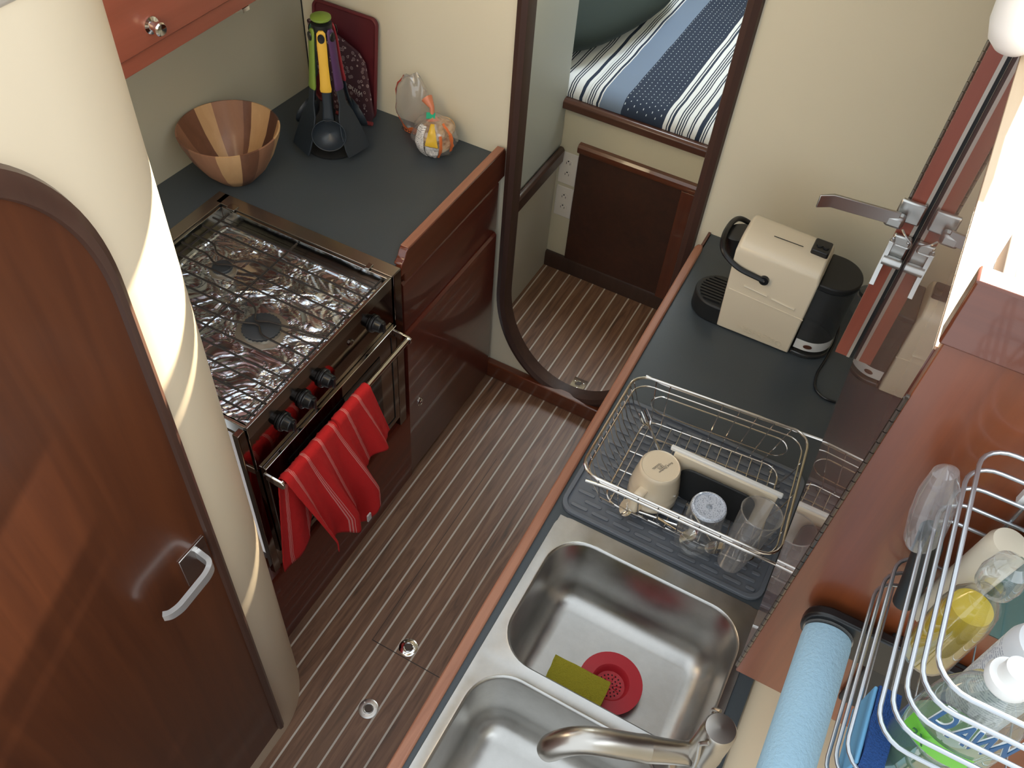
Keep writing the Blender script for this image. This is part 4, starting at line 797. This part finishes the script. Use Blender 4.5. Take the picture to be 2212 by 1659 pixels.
dots = n.math('MULTIPLY', n.math('MULTIPLY', n.math('LESS_THAN', du, .08), n.math('LESS_THAN', dv, .11)), band(f, .322, .460)); n.base(n.mix(dots, col, (.6, .66, .72)))
bd = thing('berth', 'berth with a blue and white striped quilt seen through the doorway', 'bed', (-1.1, 3.0, .72))
bm = nb(); nx, ny = 60, 40; V = []
for i in range(nx + 1):
    row_ = []
    for j in range(ny + 1):
        x = -1.9 + 1.565 * i / nx; y = 2.492 + 1.0 * j / ny; e = max(0, 1 - (y - 2.492) / .05); z = .797 - .035 * e * e + .006 * noise.noise(Vector((x * 7, y * 7, 0))); row_.append(bm.verts.new((x, y, z)))
    V.append(row_)
for i in range(nx):
    for j in range(ny): bm.faces.new((V[i][j], V[i + 1][j], V[i + 1][j + 1], V[i][j + 1]))
ed = [bm.verts.new((V[i][0].co.x, 2.494, .7485)) for i in range(nx + 1)]
for i in range(nx): bm.faces.new((V[i][0], V[i + 1][0], ed[i + 1], ed[i]))
finish('quilt', bm, SH, bd, ang=3); finish('mattress', box(nb(), (-1.9, -.34), (2.545, 3.49), (.60, .785)), WHITE, bd)
tp = mat('dark_green_cushion', (0.014, 0.024, 0.022), .9)
bm = nb(); rings = []
for j in range(13):
    th = PI * j / 12; rr = max(.02, math.sin(th)) ** .45; z = .882 - math.cos(th) * .075; rings.append([Vector((-1.18 + .30 * rr * (abs(math.cos(a)) ** .7) * (1 if math.cos(a) > 0 else -1), 2.93 + .42 * rr * (abs(math.sin(a)) ** .7) * (1 if math.sin(a) > 0 else -1), z)) for a in [2 * PI * q / 40 for q in range(40)]])
loft(bm, rings); bm.transform(Matrix.Translation((-1.18, 3.07, 0)) @ Matrix.Rotation(-.22, 4, 'Z') @ Matrix.Translation((1.18, -3.07, 0))); tagm('pillow', bm, tp, 'large dark green pillow lying on the striped quilt', 'pillow', ang=3)
tagm('strap', box(nb(), (-.93, -.86), (3.30, 3.33), (.805, .815)), mat('olive_strap', (0.22, 0.24, 0.19), .8), 'olive grey strap lying on the quilt at the top of the doorway', 'strap')

# ============================================================ PAPER TOWEL AND CADDY ON THE BOARD
ASM[0] = True
hd = thing('towel_holder', 'black paper towel holder screwed to the locker board', 'towel holder', (.25, .78, 1.17))
bm = nb(); loft(bm, [[Vector((p[0], y, p[1])) for p in rrect(.172, .44, 1.125, 1.21, .036)] for y in (.758, .776)]); finish('arm', bm, BLACK, hd, bevel=.004)
finish('backing', box(nb(), (.29, .46), (.7765, .7895), (.97, 1.2)), BLACKM, hd, bevel=.004); finish('spindle', tube(nb(), [(.213, .757, 1.165), (.213, .42, 1.165)], .012, 12), BLACK, hd)
finish('end_disc', lathe(nb(), [(0, 0), (.036, 0), (.036, .003), (0, .003)], (.213, .7575, 1.165), (0, -1, 0), 36), CLEARP, hd)
PT = mat('blue_paper', (0.36, 0.56, 0.70), .9); n = N(PT); n.bump(n.noise(n.scaled((1, 1, 1)), 260, 3), .7, .002)
tagm('paper_towel_roll', lathe(nb(), [(.014, 0), (.0345, .0), (.0355, .012), (.0355, .40), (.014, .40)], (.213, .752, 1.165), (0, -1, 0), 48, caps=(False, False)), PT, 'light blue paper towel roll on the black holder', 'paper towel')
cd = thing('wire_caddy', 'silver wire caddy on the locker board full of cleaning bottles', 'wire caddy', (.34, .62, 1.31))
for z in (1.626, 1.593, 1.557, 1.523, 1.488, 1.397, 1.36, 1.328): finish('wire_ring', tube(nb(), [(p[0], p[1], z) for p in rrect(.2235, .46, .4685, .772, .034)], .0026, 10, True), CADW, cd)
bm = nb()
for q in range(8): tube(bm, [(.245 + q * .028, .472, 1.325), (.245 + q * .028, .770, 1.325)], .0013, 6)
finish('floor_wires', bm, CADW, cd)
for x, y in ((.30, .7755), (.40, .7755)): finish('back_upright', tube(nb(), [(x, y, 1.322), (x, y, 1.632)], .0022, 8), CADW, cd)
for x in (.30, .40): finish('mounting_clip', box(nb(), (x - .008, x + .008), (.7775, .7895), (1.55, 1.58)), WHITE, cd)
# sponge in caddy
bm = nb(); box(bm, (.2395, .264), (.475, .575), (1.33, 1.405)); bmesh.ops.subdivide_edges(bm, edges=bm.edges, cuts=6, use_grid_fill=True)
for v in bm.verts: v.co += Vector((noise.noise(v.co * 70), noise.noise(v.co * 70 + Vector((4, 0, 0))), noise.noise(v.co * 60 + Vector((0, 7, 0))))) * .002
bs = mat('blue_scrubber', (0.012, 0.06, 0.22), .95); n = N(bs); n.bump(n.noise(n.scaled((1, 1, 1)), 600, 2), 1, .003)
sp_ = tagm('sponge', bm, bs, 'dark blue scrub sponge standing in the near end of the wire caddy', 'sponge')
bm = nb(); box(bm, (.2345, .239), (.477, .573), (1.33, 1.403)); finish('foam_layer', bm, mat('light_blue_foam', (0.13, 0.34, 0.55), .95), sp_, bevel=.002)
# bottles
ds = thing('dish_soap_bottle', 'clear and green dish soap bottle with white cap at the near end of the caddy', 'bottle', (.305, .53, 1.33))
def obody(c_, prof, rx, ry, mat_, nm, par, caps=(True, True), n_=40): return finish(nm, lathe(nb(), prof, c_, n=n_, sx=rx, sy=ry, caps=caps), mat_, par)
GS = mat('green_soap', (0.06, 0.17, 0.035), .1, trans=.15, coat=.7, coatr=.05)
obody((.305, .532, 1.33), [(.90, 0), (1, .008), (1.02, .06), (1.0, .115)], .046, .034, GS, 'soap', ds)
obody((.305, .532, 1.33), [(.93, -.002), (1.04, .008), (1.06, .06), (1.04, .10), (1.04, .15), (.96, .19), (.70, .225), (.40, .24), (.38, .252)], .046, .034, GLASS, 'bottle_shell', ds, (True, False))
finish('cap', lathe(nb(), [(.020, 0), (.0215, .004), (.020, .012), (.014, .014), (.013, .030), (.010, .032), (0, .032)], (.300, .532, 1.58), n=36), WHITE, ds)
def wrap_patch(nm, c_, rx, ry, a0, a1, z0, z1, m_, par, k=16):
    bm = nb(); A0 = [bm.verts.new((c_[0] + rx * math.cos(math.radians(a0 + (a1 - a0) * i / k)), c_[1] + ry * math.sin(math.radians(a0 + (a1 - a0) * i / k)), z0)) for i in range(k + 1)]
    B0 = [bm.verts.new((v.co.x, v.co.y, z1)) for v in A0]
    for i in range(k): bm.faces.new((A0[i], A0[i + 1], B0[i + 1], B0[i]))
    return finish(nm, bm, m_, par)
wrap_patch('green_label', (.305, .532), .0496, .0370, 200, 290, 1.452, 1.482, mat('bright_green', (0.16, 0.55, 0.05), .3), ds)
BL = mat('blue_lettering', (0.01, 0.10, 0.26), .3)
def wrap_text(s, size, c_, rx, ry, a_mid, step, z, m_, par, flip=1, tilt=0):
    for i, ch in enumerate(s):
        a = math.radians(a_mid + (i - (len(s) - 1) / 2) * step); p = (c_[0] + rx * math.cos(a), c_[1] + ry * math.sin(a), z + tilt * (i - (len(s) - 1) / 2)); tx = Vector((-math.sin(a) * rx, math.cos(a) * ry, 0)) * flip
        text('lettering', ch, size, basis(p, tx, (0, 0, 1)), m_, par, .0006)
for k_, (sz, m_, o_, e_) in enumerate(((.0285, mat('white_outline', (0.8, 0.85, 0.85), .3), .0008, .0006), (.026, BL, .0022, .0005))):
    for i, ch in enumerate('DAWN'):
        u_ = -.029 + i * .0190; y_ = .532 - .0365 * math.sqrt(1 - (u_ / .0505) ** 2) - o_; sl = -.5 * u_ / .04
        M_ = basis((.303 + u_, y_, 1.522), (1, -sl * .75, 0), (.0, 0, 1)) @ Matrix(((1, .18, 0, 0), (0, 2.1, 0, 0), (0, 0, 1, 0), (0, 0, 0, 1)))
        text('lettering', ch, .026, M_, m_, ds, e_, (.0011, .0004)[k_])
text('lettering', '2X', .016, basis((.270, .5015, 1.467), (.9, -.45, 0), (0, 0, 1)) @ Matrix(((1, .1, 0, 0), (0, 1.4, 0, 0), (0, 0, 1, 0), (0, 0, 0, 1))), mat('dark_green_print', (0.01, 0.10, 0.02), .4), ds, .0005)
yb = thing('oil_bottle', 'bottle of yellow liquid soap with clear dome in the middle of the caddy', 'bottle', (.318, .69, 1.33)); yc_ = (.300, .690, 1.33)
YL = mat('yellow_liquid', (0.80, 0.56, 0.01), .08, trans=.1, coat=.8, coatr=.04)
finish('liquid', lathe(nb(), [(0, 0), (.028, .002), (.0295, .01), (.0295, .10), (.024, .128), (.0, .132)], yc_, n=40), YL, yb)
finish('bottle_shell', lathe(nb(), [(.029, -.001), (.0312, .008), (.0312, .11), (.027, .14), (.018, .158), (.014, .165), (.014, .178), (.022, .182), (.024, .20), (.020, .222), (.010, .23)], yc_, n=40, caps=(True, True)), GLASS, yb)
wb = thing('spray_bottle', 'white bottle with fine blue print between the yellow and green bottles', 'bottle', (.365, .62, 1.33)); wc = (.342, .608, 1.33)
PB = mat('printed_white', (0.7, 0.72, 0.75), .4); n = N(PB); X = n.xyz(); l1 = n.math('GREATER_THAN', n.math('SINE', n.math('MULTIPLY', X[2], 2000)), .1); nz = n.math('GREATER_THAN', n.noise(n.scaled((1, 1, .5)), 420, 2), .47)
bandb = n.math('MULTIPLY', n.math('GREATER_THAN', X[2], 1.640), n.math('LESS_THAN', X[2], 1.650)); n.base(n.mix(bandb, n.mix(n.math('MULTIPLY', n.math('MULTIPLY', n.math('MULTIPLY', l1, nz), n.math('LESS_THAN', X[2], 1.748)), .6), (0.72, 0.74, 0.76), (0.10, 0.13, 0.22)), (0.05, 0.10, 0.26)))
finish('body', lathe(nb(), [(0, 0), (.030, .001), (.033, .006), (.033, .21), (.028, .228), (.014, .236), (0, .236)], wc, n=40), PB, wb); finish('cap', lathe(nb(), [(0, 0), (.016, 0), (.016, .03), (0, .031)], (wc[0], wc[1], 1.566), n=24), WHITE, wb)
cb_ = thing('lotion_bottle', 'cream tube shaped bottle in the caddy near the locker board', 'bottle', (.287, .742, 1.33))
finish('body', lathe(nb(), [(0, 0), (.020, .001), (.023, .008), (.0235, .09), (.0235, .19), (.020, .20), (0, .202)], (.290, .744, 1.332), (.06, -.03, 1), 36), mat('cream_bottle', (0.72, 0.64, 0.50), .3), cb_)
tb = thing('refill_bottle', 'flat teal bottle with white lettering against the locker board', 'bottle', (.345, .758, 1.40))
TB = mat('teal_plastic', (0.012, 0.11, 0.12), .25, coat=.5); finish('body', prism(nb(), rrect(.325, .43, 1.335, 1.585, .015), .750, .773, 'Y'), TB, tb, bevel=.008, segs=3)
text('lettering', 'rain', .020, basis((.352, .7494, 1.535), (1, 0, 0), (0, 0, 1)), WHITE, tb, .0003); text('lettering', 'SIMPLY', .010, basis((.362, .7494, 1.563), (1, 0, 0), (0, 0, 1)), WHITE, tb, .0003); text('lettering', '33%', .008, basis((.345, .7494, 1.508), (1, 0, 0), (0, 0, 1)), WHITE, tb, .0003)
br = thing('dish_brush', 'dish brush with a black handle and clear plastic head at the caddy corner', 'brush', (.255, .745, 1.33))
finish('handle', tube(nb(), [(.258, .744, 1.335), (.250, .744, 1.40), (.236, .738, 1.47), (.224, .733, 1.505)], [.013, .016, .016, .012], 16), BLACKM, br)
bm = nb(); lathe(bm, [(0, 0), (.018, .0), (.023, .012), (.025, .050), (.023, .085), (.015, .115), (0, .125)], (.226, .732, 1.475), (-.20, .14, 1), 28, sx=1.1, sy=.85); finish('clear_head', bm, CLEARP, br)
pf = nb()
for q in range(11): a = 2 * PI * q / 11; lathe(pf, [(0, -.02), (.005, -.012), (.006, 0), (.003, .016), (0, .02)], (.330 + .016 * math.cos(a), .720 + .016 * math.sin(a), 1.588 + .004 * math.sin(q)), (math.cos(a), math.sin(a), .3), 8)
tagm('scrub_puff', pf, WHITE, 'white petal shaped scrub puff above the teal bottle in the caddy', 'scrubber')
